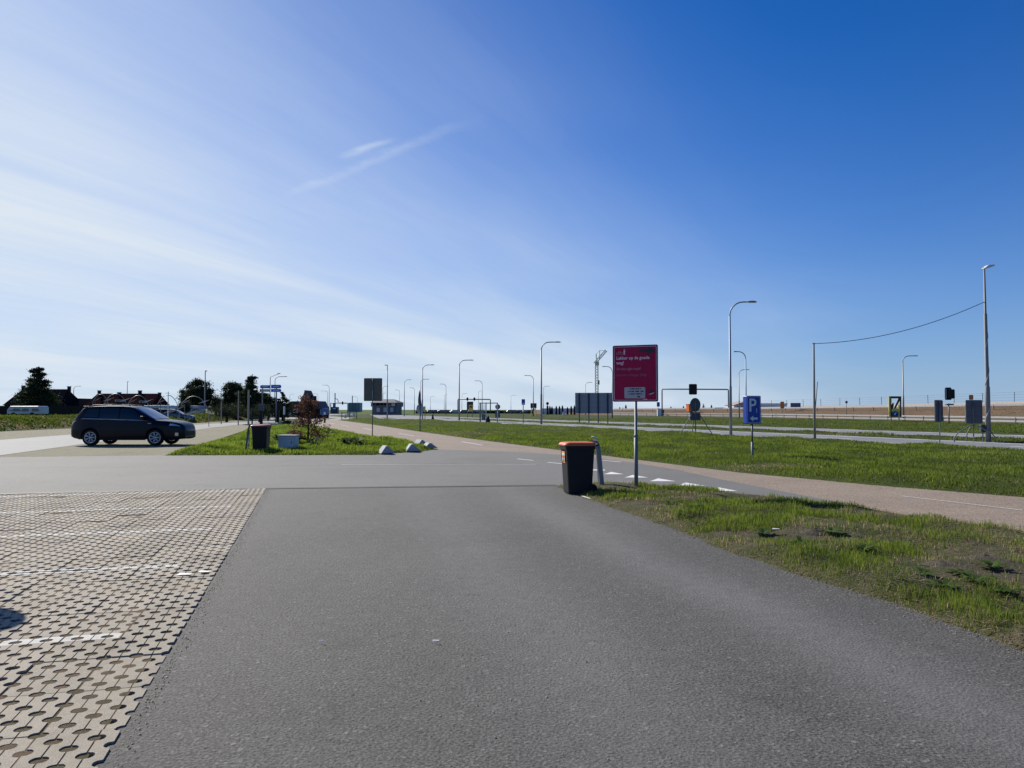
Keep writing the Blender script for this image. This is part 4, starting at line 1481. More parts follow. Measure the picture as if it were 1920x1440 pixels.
# parking sign: a blue box on a stepped pole
base = G(1411, 867)
t = thing('parking_sign', base, R(20), 'blue box sign with white P, small 1 and left arrow on a steel pole', 'sign')
MB().tube([(0, 0, -.1), (0, 0, .62)], .040, 12).build('lower_pole', steel, t, True)
MB().tube([(0, 0, .60), (0, 0, 1.2)], .028, 12).build('upper_pole', dark_steel, t, True)
bx = MB().prism(rrect(-.26, .26, 1.165, 2.02, .03), -.085, .085).build('sign_box', blue_sign, t)
MB().prism(rrect(-.235, .235, 1.19, 1.995, .025), -.088, -.0855).build('border_line', white_paint, bx)
MB().prism(rrect(-.222, .222, 1.203, 1.982, .02), -.091, -.0885).build('face', blue_sign, bx)
text_part('P', .56, -.05, 1.545, -.0930, white_paint, bx, 'CENTER', bold=.006)
text_part('1', .20, .10, 1.50, -.0930, white_paint, bx, 'CENTER')
MB().prism([(-.15, 1.33), (-.03, 1.245), (-.03, 1.30), (.13, 1.30), (.13, 1.36), (-.03, 1.36), (-.03, 1.415)], -.0955, -.0925).build('arrow', white_paint, bx)


def back_sign(px, base_py, x0, x1, y0, y1, label, rz=0.0, material=None, rib=True, tilt=0.0, D=None, legs='pole', name='road_sign', shape='rect'):
    """a board seen from behind: plate, folded rim, ribs and pole"""
    p = G(px, base_py) if D is None else Vector((*W(px, 768, D).to_2d(), 0))
    D = p.y
    m = D / FPX
    t = thing(name, p, rz, label, 'sign')
    w = (x1 - x0) * m / max(.5, math.cos(rz))
    zt = CAM_H + (768 - y0) * m
    zb = CAM_H + (768 - y1) * m
    cx = ((x0 + x1) / 2 - px) * m
    mt = material or alu_back
    if shape == 'rect':
        b = MB().prism(rrect(cx - w / 2, cx + w / 2, zb, zt, .04), -.012, .012).build('plate', mt, t)
        MB().box(cx - w / 2, cx - w / 2 + .012, -.035, -.012, zb + .03, zt - .03).build('rim', mt, b)
        MB().box(cx + w / 2 - .012, cx + w / 2, -.035, -.012, zb + .03, zt - .03).build('rim', mt, b)
    else:
        b = MB().prism([(cx + w / 2 * math.cos(R(15 * k)), (zt + zb) / 2 + (zt - zb) / 2 * math.sin(R(15 * k))) for k in range(24)], -.012, .012).build('plate', mt, t)
    if rib:
        for f in (.28, .72):
            z = zb + (zt - zb) * f
            hw = w * .46 if shape == 'rect' else w * .40
            MB().box(cx - hw, cx + hw, -.030, -.012, z - .015, z + .015).build('rail', mt, b)
    if legs == 'pole':
        MB().tube([(0, -.055, -.1), (tilt, -.055, zt - .03)], .026 if D < 45 else .045, 10).build('pole', steel if D < 60 else dark_steel, t, True)
    else:
        hub = zb - .10
        MB().tube([(0, -.04, .30), (0, -.04, zt - .06)], .030, 8).build('mast', dark_steel, t, True)
        for dx, dy in ((-.95, -.25), (.90, -.25), (0, .8)):
            MB().tube([(0, -.04, hub), (dx * .25, dy * .3, hub - .03), (dx * .85, dy * .9, .42), (dx, dy, .22), (dx, dy, -.03)], .028, 7).build('leg', steel, t, True)
        MB().tube([(0, -.04, .0), (0, -.04, .35)], .022, 6).build('foot', dark_steel, t)
    return t


board_brown = mat('sign_back_brown_grey', (0.165, 0.145, 0.118), 0.7, 0.0, 0.12, 3, spec=0.2)
back_sign(698.5, 826, 682, 716, 709, 752, 'grey-brown back of a rectangular board on a pole above the concrete blocks', 0, board_brown)
back_sign(1760, 836, 1752, 1770, 750, 791, 'dark back of a narrow sign on a leaning pole before the tripod sign', R(18), None, True, .05)
t = back_sign(1825, 829, 1813, 1841, 750, 794, 'dark back of a wide sign standing on bent tripod legs', R(-10), None, True, legs='tripod')
t = back_sign(1304, 817, 1294, 1314, 746, 772, 'round sign back above a square panel on bent tripod legs', 0, None, True, legs='tripod', shape='round')
m = t.location.y / FPX
MB().box(-10 * m, 9.5 * m, -.03, -.006, CAM_H - 20 * m, CAM_H - 5 * m).build('lower_plate', alu_back, t)
MB().box(-10.6 * m, -9.8 * m, -.036, -.004, CAM_H - 20 * m, CAM_H - 5 * m).build('plate_edge', pale_steel, t)
back_sign(787, 809, 781, 794, 757, 776, 'oval grey sign back on a thin pole beside the path', R(30), concrete, False, D=None, shape='round')
p = G(787, 809)
t = thing('folded_banner', (p.x - .02, p.y - .05, 0), 0, 'dark folded pennant tied to the thin pole above the oval sign', 'banner')
mm = p.y / FPX
MB().prism([(-.10, CAM_H + 11 * mm), (.16, CAM_H + 9 * mm), (.10, CAM_H + 20 * mm), (.03, CAM_H + 34 * mm), (-.03, CAM_H + 34 * mm), (-.10, CAM_H + 20 * mm)], -.05, .05).build('cloth', alu_back, t)
MB().tube([(0, 0, CAM_H + 9 * mm), (0, 0, CAM_H + 36 * mm)], .02, 6).build('spar', steel, t)

# small blue sign on a pole
def front_sign(px, base_py, x0, x1, y0, y1, label, face, D=None, border=None, name='road_sign', shape='rect', pole=True):
    p = G(px, base_py) if D is None else Vector((*W(px, 768, D).to_2d(), 0))
    m = p.y / FPX
    t = thing(name, p, 0, label, 'sign')
    zt, zb = CAM_H + (768 - y0) * m, CAM_H + (768 - y1) * m
    xa, xb = (x0 - px) * m, (x1 - px) * m
    if shape == 'rect':
        f = MB().prism(rrect(xa, xb, zb, zt, .05), -.08, -.06).build('plate', border or face, t)
        e = .05
        MB().prism(rrect(xa + e, xb - e, zb + e, zt - e, .04), -.084, -.081).build('face', face, f)
    else:
        r_ = (xb - xa) / 2
        f = MB().prism([((xa + xb) / 2 + r_ * math.cos(R(15 * k)), (zt + zb) / 2 + r_ * math.sin(R(15 * k))) for k in range(24)], -.08, -.06).build('plate', face, t)
    if pole:
        MB().tube([(0, 0, -.1), (0, 0, zt - .05)], .05 if p.y > 60 else .03, 8).build('pole', steel, t, True)
    return t, f, (xa, xb, zb, zt)


t, f, bb = front_sign(981, 794, 978, 984.5, 748.5, 759, 'small blue rectangular sign on a pole by the main road', blue_sign)
MB().box(bb[0] + .1, bb[1] - .1, -.092, -.086, bb[2] + .1, bb[2] + .22).build('print', white_paint, f)
front_sign(1466.5, 770, 1463, 1470, 753, 766, 'upright orange warning panel beside the white parapet', orange_sign, D=150, border=dark_steel)
front_sign(1491, 770, 1482, 1501, 755.5, 763.5, 'wide grey-blue information board on the embankment', mat('slate_blue_board', (.10, .13, .20), .5), D=150)
front_sign(1587, 768, 1584.5, 1589.5, 751, 757, 'tiny round grey sign on the embankment fence line', alu_back, D=125, shape='round')
front_sign(1820.5, 790, 1816.5, 1824.5, 740.5, 749.5, 'small square orange sign showing above the tripod sign', orange_sign, D=78, border=dark_steel)
front_sign(1234, 780, 1231.5, 1237, 754, 762.5, 'small rounded blue sign above the white roadside cabinet', blue_sign, D=175)

# white and grey roadside cabinets under the portal
p = Vector((*W(1236, 768, 172).to_2d(), 0))
t = thing('roadside_cabinet', p, 0, 'tall white roadside cabinet under the signal portal', 'cabinet')
MB().box(-.45, .40, -.3, .3, 0, 1.72).build('body', white_paint, t)
MB().box(-.50, .45, -.35, .35, 1.72, 1.80).build('roof', white_paint, t)
MB().box(-.38, .33, -.315, -.30, .15, 1.6).build('door', white_paint, t)
p = Vector((*W(1242, 768, 173).to_2d(), 0))
t = thing('roadside_cabinet', p, 0, 'grey roadside cabinet against the portal leg', 'cabinet')
MB().box(-.35, .35, -.3, .3, 0, 1.5).build('body', alu_back, t)
MB().box(-.40, .40, -.35, .35, 1.5, 1.57).build('roof', alu_back, t)


# ------------------------------------------------------------------ concrete blocks
blk = mat('concrete_wedge', (0.33, 0.34, 0.36), 0.85, 0, 0.14, 6, 0.4)
grp = 'concrete wedges at the island tip'
for px, py, w, h, rz, lb in ((722, 852, 19, 14.5, 22, 'pale concrete wedge lying on the grass below the brown sign back'),
                             (771, 848, 20, 14, 15, 'pale concrete wedge on the grass edge next to the paired wedges'),
                             (787, 838, 16, 12, 28, 'pale concrete wedge standing behind its partner at the island tip'),
                             (803, 842, 18, 10, 20, 'pale concrete wedge furthest out on the island tip')):
    p = G(px + 2, py)
    m = p.y / FPX
    t = thing('concrete_wedge', (p.x, p.y, .05), R(rz), lb, 'block', grp)
    W_, H_ = w * m * .66, h * m * .95
    MB().prism([(-W_, 0), (W_ * 1.15, 0), (W_ * .02, H_), (-W_ * .28, H_ * .97)], -.25, .35).build('block', blk, t)

# ------------------------------------------------------------------ street lamps
lamp_head = mat('lamp_head_grey', (0.20, 0.21, 0.22), 0.5, 0.3, 0.1)
lamp_far = mat('lamp_steel', (0.24, 0.25, 0.265), 0.55, 0.4, 0.15)


def street_lamp(px, top_y, arm_px, label, H=9.0, D=None, group=None, style='curve', base_z=0.0):
    if D is None:
        D = (H - CAM_H) * FPX / (768 - top_y)
    else:
        H = CAM_H + (768 - top_y) * D / FPX
    p = W(px, 768, D)
    t = thing('street_lamp', (p.x, p.y, base_z), 0, label, 'lamp', group)
    arm = arm_px * D / FPX
    sg = 1 if arm > 0 else -1
    h = H - base_z
    k = 1.0 if D < 70 else 1.25
    MB().tube([(0, 0, -.1), (0, 0, h * .36), (0, 0, h * .365), (0, 0, h - .9)], [.095 * k, .088 * k, .070 * k, .055 * k], 10).build('pole', lamp_far, t, True)
    if style == 'curve':
        r_ = min(.85, abs(arm) * .55)
        pts = [(0, 0, h - .9)] + [(sg * r_ * (1 - math.cos(R(a))), 0, h - r_ - .02 + r_ * math.sin(R(a))) for a in (0, 20, 40, 60, 75, 90)] + [(sg * abs(arm) * .80, 0, h - .0)]
        MB().tube(pts, .045 * k, 8).build('arm', lamp_far, t, True)
        x0, x1 = sg * abs(arm) * .62, sg * abs(arm)
        hd = MB()
        i = 0
        xs_ = [x0, x0 + (x1 - x0) * .2, x0 + (x1 - x0) * .6, x1 - (x1 - x0) * .08, x1]
        hw = [.06, .11, .14, .12, .05]
        hh = [.05, .08, .10, .07, .02]
        for x, a, b in zip(xs_, hw, hh):
            hd.v += [(x, -a, h - .04), (x, a, h - .04), (x, a * .7, h - .04 + b), (x, -a * .7, h - .04 + b)]
        for q in range(4):
            for e in range(4):
                f = (e + 1) % 4
                hd.f.append((q * 4 + e, q * 4 + f, q * 4 + 4 + f, q * 4 + 4 + e))
        hd.f += [(0, 1, 2, 3), (19, 18, 17, 16)]
        o = hd.build('lamp_head', lamp_head, t, True)
        MB().box(min(x0 + (x1 - x0) * .25, x1 - (x1 - x0) * .1), max(x0 + (x1 - x0) * .25, x1 - (x1 - x0) * .1), -.09, .09, h - .065, h - .042).build('lens', pale_steel, o)
    elif style == 'slant':
        MB().tube([(0, 0, h - .9), (sg * .1, 0, h - .6), (arm, 0, h)], [.05 * k, .045 * k, .03 * k], 8).build('arm', lamp_far, t, True)
        MB().box(min(arm, arm - sg * .5), max(arm, arm - sg * .5), -.1, .1, h - .05, h + .03).build('lamp_head', lamp_head, t)
    else:
        MB().tube([(0, 0, h - .9), (0, 0, h)], .05 * k, 8).build('spigot', lamp_far, t, True)
        MB().box(min(0, arm), max(0, arm), -.14, .14, h - .02, h + .10).build('lamp_head', lamp_head, t, bevel=.02)
    return t


street_lamp(1370, 565, 51, 'tall curved-arm street lamp beside the wide signal portal', 8.5)
street_lamp(1015, 641, 37, 'tall curved-arm street lamp by the louvred board and small blue sign', 9)
street_lamp(861, 675, 27, 'curved-arm street lamp standing at the distant portal', 9)
street_lamp(792, 684, 22, 'curved-arm street lamp behind the oval sign and pennant', 9)
street_lamp(1694, 667, 29, 'curved-arm street lamp beside the yellow and black striped frame', 9)
street_lamp(1399, 659, -23, 'curved-arm lamp rising from behind the parking sign, arm towards the tall lamp', 9)
street_lamp(1386, 693, 20, 'slender curved-arm lamp between the tall lamp and parking sign', 9)
street_lamp(1148, 687, -19, 'curved-arm lamp between louvred board and maroon sign', 9)
street_lamp(726, 685, -5, 'straight lamp with tiny head beside the brown sign back', 9, style='post')
street_lamp(506, 700, 19, 'pale lamp with slanting arm in front of the blue direction boards', 8, style='slant')
street_lamp(515, 706, 23, 'curved-arm lamp rising behind the blue direction boards', 8)
street_lamp(617, 722, -13, 'curved-arm lamp nearest the red-roofed gable house', 9)
street_lamp(384, 696, 3, 'straight grey post with small head before the round dark tree', 7, style='post')
street_lamp(137.5, 724, 14, 'curved-arm lamp between the hipped roof and the long red roof', 8, group='lamps by the houses')
street_lamp(238, 716, 2.5, 'thin straight lamp post behind the long red roof', 8.5, style='post')
FAR = 'slim grey curved-arm lamp far along the main road'
for px, ty, arm in ((758, 712, 13), (788.5, 711, 16), (836, 720, -12), (904, 714, -14), (1000, 704, -17), (749, 731, -9), (717.5, 724, 11), (866, 738, 10),
                    (807, 743, 8), (958, 741, 10), (1019, 724, 12), (1098, 717, 13), (897, 733, 6), (614, 733, -12), (777, 727, -9), (596, 738, -9), (579, 733, -8), (833, 740, 6), (670, 744, -8), (543, 739, 8), (718, 737, 5)):
    street_lamp(px, ty, arm, FAR, 9, group='slim lamps along the distant road')
# tall lamp with the overhead cable
D_L = G(1852, 829).y
tl = street_lamp(1852, 500, 14, 'very tall pale lamp post with flat tilted head carrying the overhead cable', D=D_L, style='none')
for ch in list(tl.children): bpy.data.objects.remove(ch)
mm = D_L / FPX
HL = CAM_H + (768 - 500) * mm
MB().tube([(0, 0, -.1), (0, 0, 2.7), (0, 0, 2.75), (-.02, 0, HL * .73), (-.02, 0, HL * .735), (-.03, 0, HL)], [.125, .115, .095, .075, .055, .042], 12).build('pole', steel, tl, True)
hd = MB().prism([(-.10, HL - .06), (.0, HL - .09), (.42, HL + .05), (.40, HL + .13), (.10, HL + .10)], -.16, .16).build('lamp_head', pale_steel, tl, bevel=.02)
wr = [(.125 * math.cos(a * .5) * (1 - a / 90), .125 * math.sin(a * .5) * (1 - a / 90), .3 + a * .135) for a in range(0, 44)]
MB().tube(wr, .016, 5).build('wound_cable', pale_steel, tl, True)
p = G(1843, 829)
t = thing('meter_post', p, 0, 'small dark box on a post against the tall cable lamp', 'box')
MB().tube([(0, 0, -.05), (0, 0, .5)], .03, 8).build('post', dark_steel, t)
MB().box(-.12, .10, -.08, .08, .48, .86).build('box', mat('dark_green_box', (.02, .035, .025), .5), t, bevel=.01)

# timber pole and overhead cable
p = G(1528, 827)
tp = thing('timber_pole', p, 0, 'slim weathered timber pole with a stay holding the overhead cable', 'pole')
HP = CAM_H + (768 - 643) * p.y / FPX
MB().tube([(0, 0, -.1), (-.01, 0, HP * .4), (.0, 0, HP)], [.065, .06, .05], 10).build('shaft', timber, tp, True)
MB().tube([(0.03, 0, 1.5), (.17, 0, CAM_H + 52 * p.y / FPX)], .022, 6).build('stay', timber, tp)
MB().tube([(-.06, 0, HP - .02), (.06, 0, HP - .02)], .03, 8).build('cap', dark_steel, tp)
a = Vector((p.x, p.y, HP - .03)); b = W(1846, 566, D_L)
pts = []
for k in range(25):
    f = k / 24
    q = a.lerp(b, f); q.z -= 4 * 0.46 * f * (1 - f)
    pts.append(q)
tag(MB().tube(pts, .016, 5).build('overhead_cable', black_paint, None, True), 'black cable sagging between the timber pole and very tall lamp', 'cable')

# ------------------------------------------------------------------ louvred board (back of a big sign)
D_ = G(1113, 794).y
m = D_ / FPX
slate = mat('louvre_slate', (0.27, 0.295, 0.33), 0.6, 0.0, 0.1, 4, spec=0.3)
t = thing('louvred_board', Vector((*W(1113, 768, D_).to_2d(), 0)), R(-3), 'large slate-blue board of horizontal slats on four posts', 'sign')
zt, zb, x0, x1 = CAM_H + 31.5 * m, CAM_H - 7 * m, -34.5 * m, 34.5 * m
ns = 17
ph = (zt - zb) / ns
sl = None
for k in range(ns):
    z = zb + ph * k
    if sl is None:
        sl = MB().box(x0, x1, -.05, .0, 0, ph * .80).build('slat', slate, t)
        sl.location.z = z
        o = sl
    else:
        o = sl.copy(); C.objects.link(o); o.location.z = z
MB().box(x0 + .02, x1 - .02, .002, .03, zb, zt).build('backing_sheet', mat('louvre_backing', (.010, .013, .02), .6), t)
for k in range(4):
    x = x0 + (x1 - x0) * (.115 + .255 * k)
    MB().box(x - .10, x + .10, -.11, -.052, zb, zt).build('upright', mat('louvre_upright', (.02, .028, .05), .5), t)
    MB().box(x - .07, x + .07, -.10, -.02, -.1, zb).build('post', steel, t)

# ------------------------------------------------------------------ portals with signal heads
def portal(px0, px1, y_bar, D, label, heads, lean=0.0, mt=None):
    mt = mt or mat('portal_steel', (.17, .20, .235), .5, .3)
    m = D / FPX
    a = W(px0, 768, D)
    t = thing('signal_portal', (a.x, a.y, 0), 0, label, 'portal')
    w = (px1 - px0) * m
    h = CAM_H + (768 - y_bar) * m
    rr = .16 if D < 230 else .2
    MB().tube([(0, 0, -.1), (0, 0, h - .25), (.12, 0, h - .05), (.3, 0, h)], rr, 8).build('leg', mt, t, True)
    MB().tube([(w, 0, -.1), (w, 0, h - .35), (w - .12, 0, h - .15), (w - .3, 0, h - .1)], rr, 8).build('leg', mt, t, True)
    MB().tube([(.3, 0, h), (w - .3, 0, h - .1)], rr, 8).build('beam', mt, t, True)
    for (x0, x1, y0, y1) in heads:
        hd = MB().prism(rrect((x0 - px0) * m, (x1 - px0) * m, CAM_H + (768 - y1) * m, CAM_H + (768 - y0) * m, .25), -.35, -.22).build('backing_board', black_paint, t)
        cx = ((x0 + x1) / 2 - px0) * m
        MB().box(cx - .2, cx + .2, -.2, .1, CAM_H + (768 - (y0 + y1) / 2) * m - .7, CAM_H + (768 - (y0 + y1) / 2) * m + .7).build('signal_body', black_paint, hd)
    return t


portal(1241.5, 1366, 729.5, 190, 'wide grey signal portal spanning the road with one black backing board', [(1291.5, 1306.5, 720, 740)])
portal(858.5, 919.5, 748.5, 300, 'distant grey signal portal with two small black heads', [(874.5, 878.5, 746, 750.6), (887.5, 891.5, 746, 750.6)])
portal(620, 652, 755.5, 320, 'thin far portal beside the blue tower block by the tank', [(641, 644, 753.5, 758)])

# ------------------------------------------------------------------ traffic light and signs near the embankment
D_ = 76.0
m = D_ / FPX
t = thing('traffic_light', Vector((*W(1779, 768, D_).to_2d(), 0)), R(14), 'black traffic light head with white-edged backing board behind narrow sign', 'traffic light')
MB().tube([(0, 0, -.1), (0, 0, CAM_H + 12 * m)], .06, 8).build('pole', dark_steel, t, True)
bk = MB().prism(rrect(-8 * m, 6.5 * m, CAM_H + 18 * m, CAM_H + 41.5 * m, .15), -.03, .03).build('backing_board', black_paint, t)
MB().prism(rrect(-7.2 * m, -5.2 * m, CAM_H + 20 * m, CAM_H + 39 * m, .03), -.04, -.031).build('white_edge', white_paint, bk)
MB().prism(rrect(-4 * m, 8.5 * m, CAM_H + 20.5 * m, CAM_H + 38 * m, .1), -.32, -.06).build('signal_body', black_paint, bk)
MB().box(-.35, .5, -.12, .12, CAM_H + 8 * m, CAM_H + 11 * m).build('bracket', steel, t)

# yellow and black striped frame with a blue arrow disc
D_ = 98.0
m = D_ / FPX
t = thing('striped_marker_frame', Vector((*W(1678, 768, D_).to_2d(), 0)), R(8), 'yellow and black striped frame marker with a round blue arrow sign', 'marker')
z0, z1 = CAM_H - 14 * m, CAM_H + 25 * m
stripe_b = mat('marker_black', (.03, .02, .02), .5)
MB().box(-12.5 * m, 13 * m, -.02, .02, z0, CAM_H - 3 * m).build('lower_plate', stripe_b, t)
MB().box(-12.5 * m, -9.5 * m, -.035, .035, z0, z1).build('yellow_edge', yellow_sign, t)
MB().box(-9.5 * m, -7 * m, -.03, .03, z0, z1).build('black_bar', stripe_b, t)
MB().box(10.2 * m, 13 * m, -.03, .03, CAM_H - 3 * m, z1).build('black_bar', stripe_b, t)
MB().box(-7 * m, 10.2 * m, -.03, .03, z1 - 4 * m, z1).build('black_bar', stripe_b, t)
MB().prism([(-3 * m, CAM_H + 2 * m), (1 * m, CAM_H + 2 * m), (10.2 * m, CAM_H + 17 * m), (10.2 * m, CAM_H + 21 * m), (7 * m, CAM_H + 21 * m)], -.025, .025).build('diagonal_bar', stripe_b, t)
MB().prism([(-7 * m, CAM_H + 1 * m), (-3.5 * m, CAM_H + 1 * m), (-2 * m, CAM_H + 12 * m), (-5 * m, CAM_H + 13 * m), (-7 * m, CAM_H + 9 * m)], -.028, .028).build('black_blob', stripe_b, t)
MB().box(-7 * m, 8 * m, -.034, .034, CAM_H - 4 * m, CAM_H + 1.5 * m).build('yellow_bar', yellow_sign, t)
MB().box(6.5 * m, 9.3 * m, -.036, .036, z0, CAM_H + 9 * m).build('yellow_edge', yellow_sign, t)
MB().box(-6 * m, 6.5 * m, -.028, -.021, z0 + .05, CAM_H - 4 * m).build('grey_panel', alu_back, t)
ds = MB().prism([(4.8 * m * math.cos(R(15 * k)), CAM_H - 7.3 * m + 4.8 * m * math.sin(R(15 * k))) for k in range(24)], -.06, -.04).build('blue_disc', blue_sign, t)
MB().prism([(-2.5 * m, CAM_H - 10 * m), (1.4 * m, CAM_H - 10 * m), (0 * m, CAM_H - 8.6 * m), (2.6 * m, CAM_H - 5.6 * m), (1.2 * m, CAM_H - 4.4 * m), (-1.2 * m, CAM_H - 7.4 * m), (-2.5 * m, CAM_H - 6 * m)], -.066, -.061).build('arrow', white_paint, ds)
for x in (-8 * m, 8 * m):
    MB().box(x - .06, x + .06, -.02, .06, -.1, z0).build('post', dark_steel, t)

# ------------------------------------------------------------------ guard rails, parapet and fence on the embankment
def along(pts, step):
    out, acc = [], 0.0
    for a, b in zip(pts[:-1], pts[1:]):
        L = (b - a).length
        k = acc
        while k < L:
            out.append(a.lerp(b, k / L)); k += step
        acc = k - L
    return out


def rail_thing(pts, z0, label, hh=.62, step=4.0, double=True):
    t = thing('guard_rail', pts[0], 0, label, 'guard rail')
    base = Vector(pts[0])
    q = [p - base for p in pts]
    for zz_ in ((hh + .03, hh - .37) if double else (hh,)):
        mb = MB()
        for a, b in zip(q[:-1], q[1:]):
            d = (b - a); d.z = 0; d.normalize()
            n = Vector((-d.y, d.x, 0)) * .06
            u = Vector((0, 0, 1))
            prof = [(-.6, -.10), (.4, -.07), (.4, -.02), (-.6, 0), (.4, .02), (.4, .07), (-.6, .10)]
            i = len(mb.v)
            for e in (a, b):
                for pn, pz in prof:
                    mb.v.append(tuple(e + n * pn + u * (zz_ + pz)))
            for k in range(6):
                mb.f.append((i + k, i + k + 1, i + 8 + k, i + 7 + k))
        mb.build('rail', RAILM, t)
    first = None
    for p in along(pts, step):
        d = p - base
        if first is None:
            first = MB().box(-.06, .06, .05, .15, -.3, hh + .08).build('post', dark_steel, t)
            o = first
        else:
            o = first.copy(); C.objects.link(o)
        o.location = d
    return t


RAILM = mat('guard_rail_steel', (.42, .43, .44), .5, .3, .12, 2)
toe3 = [Vector((p.x, p.y, 0.0)) for p in emb_toe[:5]]
rail_thing([p + Vector((-.6, -1.2, 0)) for p in toe3], 0, 'double steel guard rail along the foot of the earth embankment', .70, 4.0)
up = []
for tpt, cpt in zip(toe3, deck[:5]):
    p = tpt.lerp(cpt, .62); p.z = cpt.z * .70
    up.append(p)
rail_thing(up, 0, 'upper guard rail running along the top of the earth slope', .50, 5.0, False)
# pale parapet kerb on the crest
t = thing('parapet', deck[0], 0, 'low pale concrete parapet along the deck edge above the earth slope', 'parapet')
for a, b in zip(deck[:4], deck[1:5]):
    n_ = max(2, int((b - a).length / 9))
    for k in range(n_):
        p, q = a.lerp(b, k / n_) - deck[0], a.lerp(b, (k + .985) / n_) - deck[0]
        mb = MB()
        wv = Vector((.15, .35, 0))
        zt_ = Vector((0, 0, .30))
        i = len(mb.v)
        mb.v = [tuple(v) for v in (p, q, q + wv, p + wv, p + zt_, q + zt_, q + zt_ + wv, p + zt_ + wv)]
        mb.f = [(0, 1, 5, 4), (1, 2, 6, 5), (2, 3, 7, 6), (3, 0, 4, 7), (4, 5, 6, 7)]
        mb.build('parapet_block', mat('parapet_concrete', (.45, .40, .36), .8, 0, .15, 1.5), t)
# wire fence behind the parapet
t = thing('wire_fence', deck[0] + Vector((1, 3, 0)), 0, 'thin wire fence on posts above the pale parapet', 'fence')
base = deck[0]
first = None
fl = [p for p in deck[:4]]
for p in along(fl, 5.5):
    if first is None:
        first = MB().tube([(0, 0, -.1), (0, 0, 1.75)], .045, 6).build('post', dark_steel, t)
        o = first
    else:
        o = first.copy(); C.objects.link(o)
    o.location = p - base
    o.rotation_euler = (0, random.uniform(-.06, .06), 0)
for z in (.55, .95, 1.35, 1.7):
    MB().tube([p - base + Vector((0, -.05, z)) for p in fl], .012, 4).build('wire', dark_steel, t)
# white long shed roof and hut behind the parapet
p = W(1400, 768, 195)
t = thing('beach_pavilion', (p.x, p.y, 0), 0, 'low pale pavilion with a shallow gabled roof behind the deck', 'building')
m = 195 / FPX
MB().box(-24 * m, 75 * m, 0, 8, 0, CAM_H + 9 * m).build('wall', mat('pavilion_wall', (.60, .60, .60), .7), t)
MB().prism([(-26 * m, CAM_H + 8.2 * m), (26 * m, CAM_H + 8.2 * m), (2 * m, CAM_H + 16 * m), (-2 * m, CAM_H + 16 * m)], -.4, 8.4).build('roof', mat('pavilion_roof', (.30, .24, .21), .7), t)
MB().box(26 * m, 76 * m, -.3, 8.3, CAM_H + 9 * m, CAM_H + 12 * m).build('flat_roof', white_paint, t)
for k in range(5):
    MB().box((-18 + k * 8) * m, (-13 + k * 8) * m, -.05, .02, CAM_H + 1 * m, CAM_H + 6.5 * m).build('window', M_GLASS, t)

# ------------------------------------------------------------------ tower crane
D_ = 420.0
m = D_ / FPX
crane_m = mat('crane_cream', (.60, .57, .48), .6, 0, .1, spec=.2)
t = thing('tower_crane', Vector((*W(1119, 768, D_).to_2d(), 0)), 0, 'cream lattice tower crane with raised jib beyond the louvred board', 'crane')
zt = CAM_H + 88 * m


def lattice(mb, a, b, w, n, r=.09):
    a, b = Vector(a), Vector(b)
    d = (b - a).normalized()
    s = Vector((0, 1, 0))
    u = d.cross(s).normalized()
    cs_ = [(u * i + s * j) * w / 2 for i in (-1, 1) for j in (-1, 1)]
    for c in cs_:
        mb.tube([a + c, b + c], r, 4)
    for k in range(n):
        p, q = a.lerp(b, k / n), a.lerp(b, (k + 1) / n)
        mb.tube([p + cs_[0], q + cs_[2]], r * .8, 4, False)
        mb.tube([p + cs_[3], q + cs_[1]], r * .8, 4, False)
        mb.tube([p + cs_[2], q + cs_[3]], r * .8, 4, False)


mb = MB(); lattice(mb, (0, 0, 0), (0, 0, zt), 1.5, 18, .16); mb.build('mast', crane_m, t)
mb = MB(); lattice(mb, (-1.2, 0, zt - .5), (18 * m, 0, zt + 23 * m), 1.2, 9, .16); mb.build('jib', crane_m, t)
mb = MB(); mb.tube([(0, 0, zt), (-.3, 0, zt + 16 * m)], .3, 5); mb.tube([(5.5 * m, 0, zt + 6 * m), (6 * m, 0, zt + 23 * m)], .18, 4); mb.build('head_frame', crane_m, t)
mb = MB()
mb.tube([(-.3, 0, zt + 16 * m), (6 * m, 0, zt + 23 * m), (18 * m, 0, zt + 23 * m)], .08, 4)
mb.build('pendant', dark_steel, t)
MB().box(.6, 5 * m, -.8, .8, zt - 41 * m, zt - 33 * m).build('counterweight', alu_back, t)
MB().box(-1.0, 1.2, -1, 1, zt - 1.5, zt + .6).build('cab', crane_m, t)

# ------------------------------------------------------------------ shelter by the road
D_ = G(917, 792).y
m = D_ / FPX
t = thing('bus_shelter', Vector((*W(900, 768, D_).to_2d(), 0)), 0, 'open galvanised shelter frame with glass side at the road edge', 'shelter')
z1 = CAM_H + 11.5 * m
for x, y in ((0, 0), (11.5 * m, -.2), (32.5 * m, 0), (0, 1.2), (32.5 * m, 1.2)):
    MB().box(x - .06, x + .06, y - .06, y + .06, -.1, z1).build('post', pale_steel if x else steel, t)
MB().box(-.1, 33.5 * m, -.25, 1.3, z1, z1 + .10).build('roof', dark_steel, t)
gl = bpy.data.materials.new('clear_glass'); gl.use_nodes = True
gb = gl.node_tree.nodes['Principled BSDF']
gb.inputs['Base Color'].default_value = (.8, .88, .86, 1); gb.inputs['Roughness'].default_value = .03
gb.inputs['Transmission Weight'].default_value = .92
gb.inputs['IOR'].default_value = 1.1
gn = N(gl.node_tree.nodes, 'ShaderNodeTexNoise', inp={'Scale': 3.0})
gm = N(gl.node_tree.nodes, 'ShaderNodeMapRange', inp={'To Min': .02, 'To Max': .12}); gl.node_tree.links.new(gn.outputs[0], gm.inputs[0]); gl.node_tree.links.new(gm.outputs[0], gb.inputs['Roughness'])
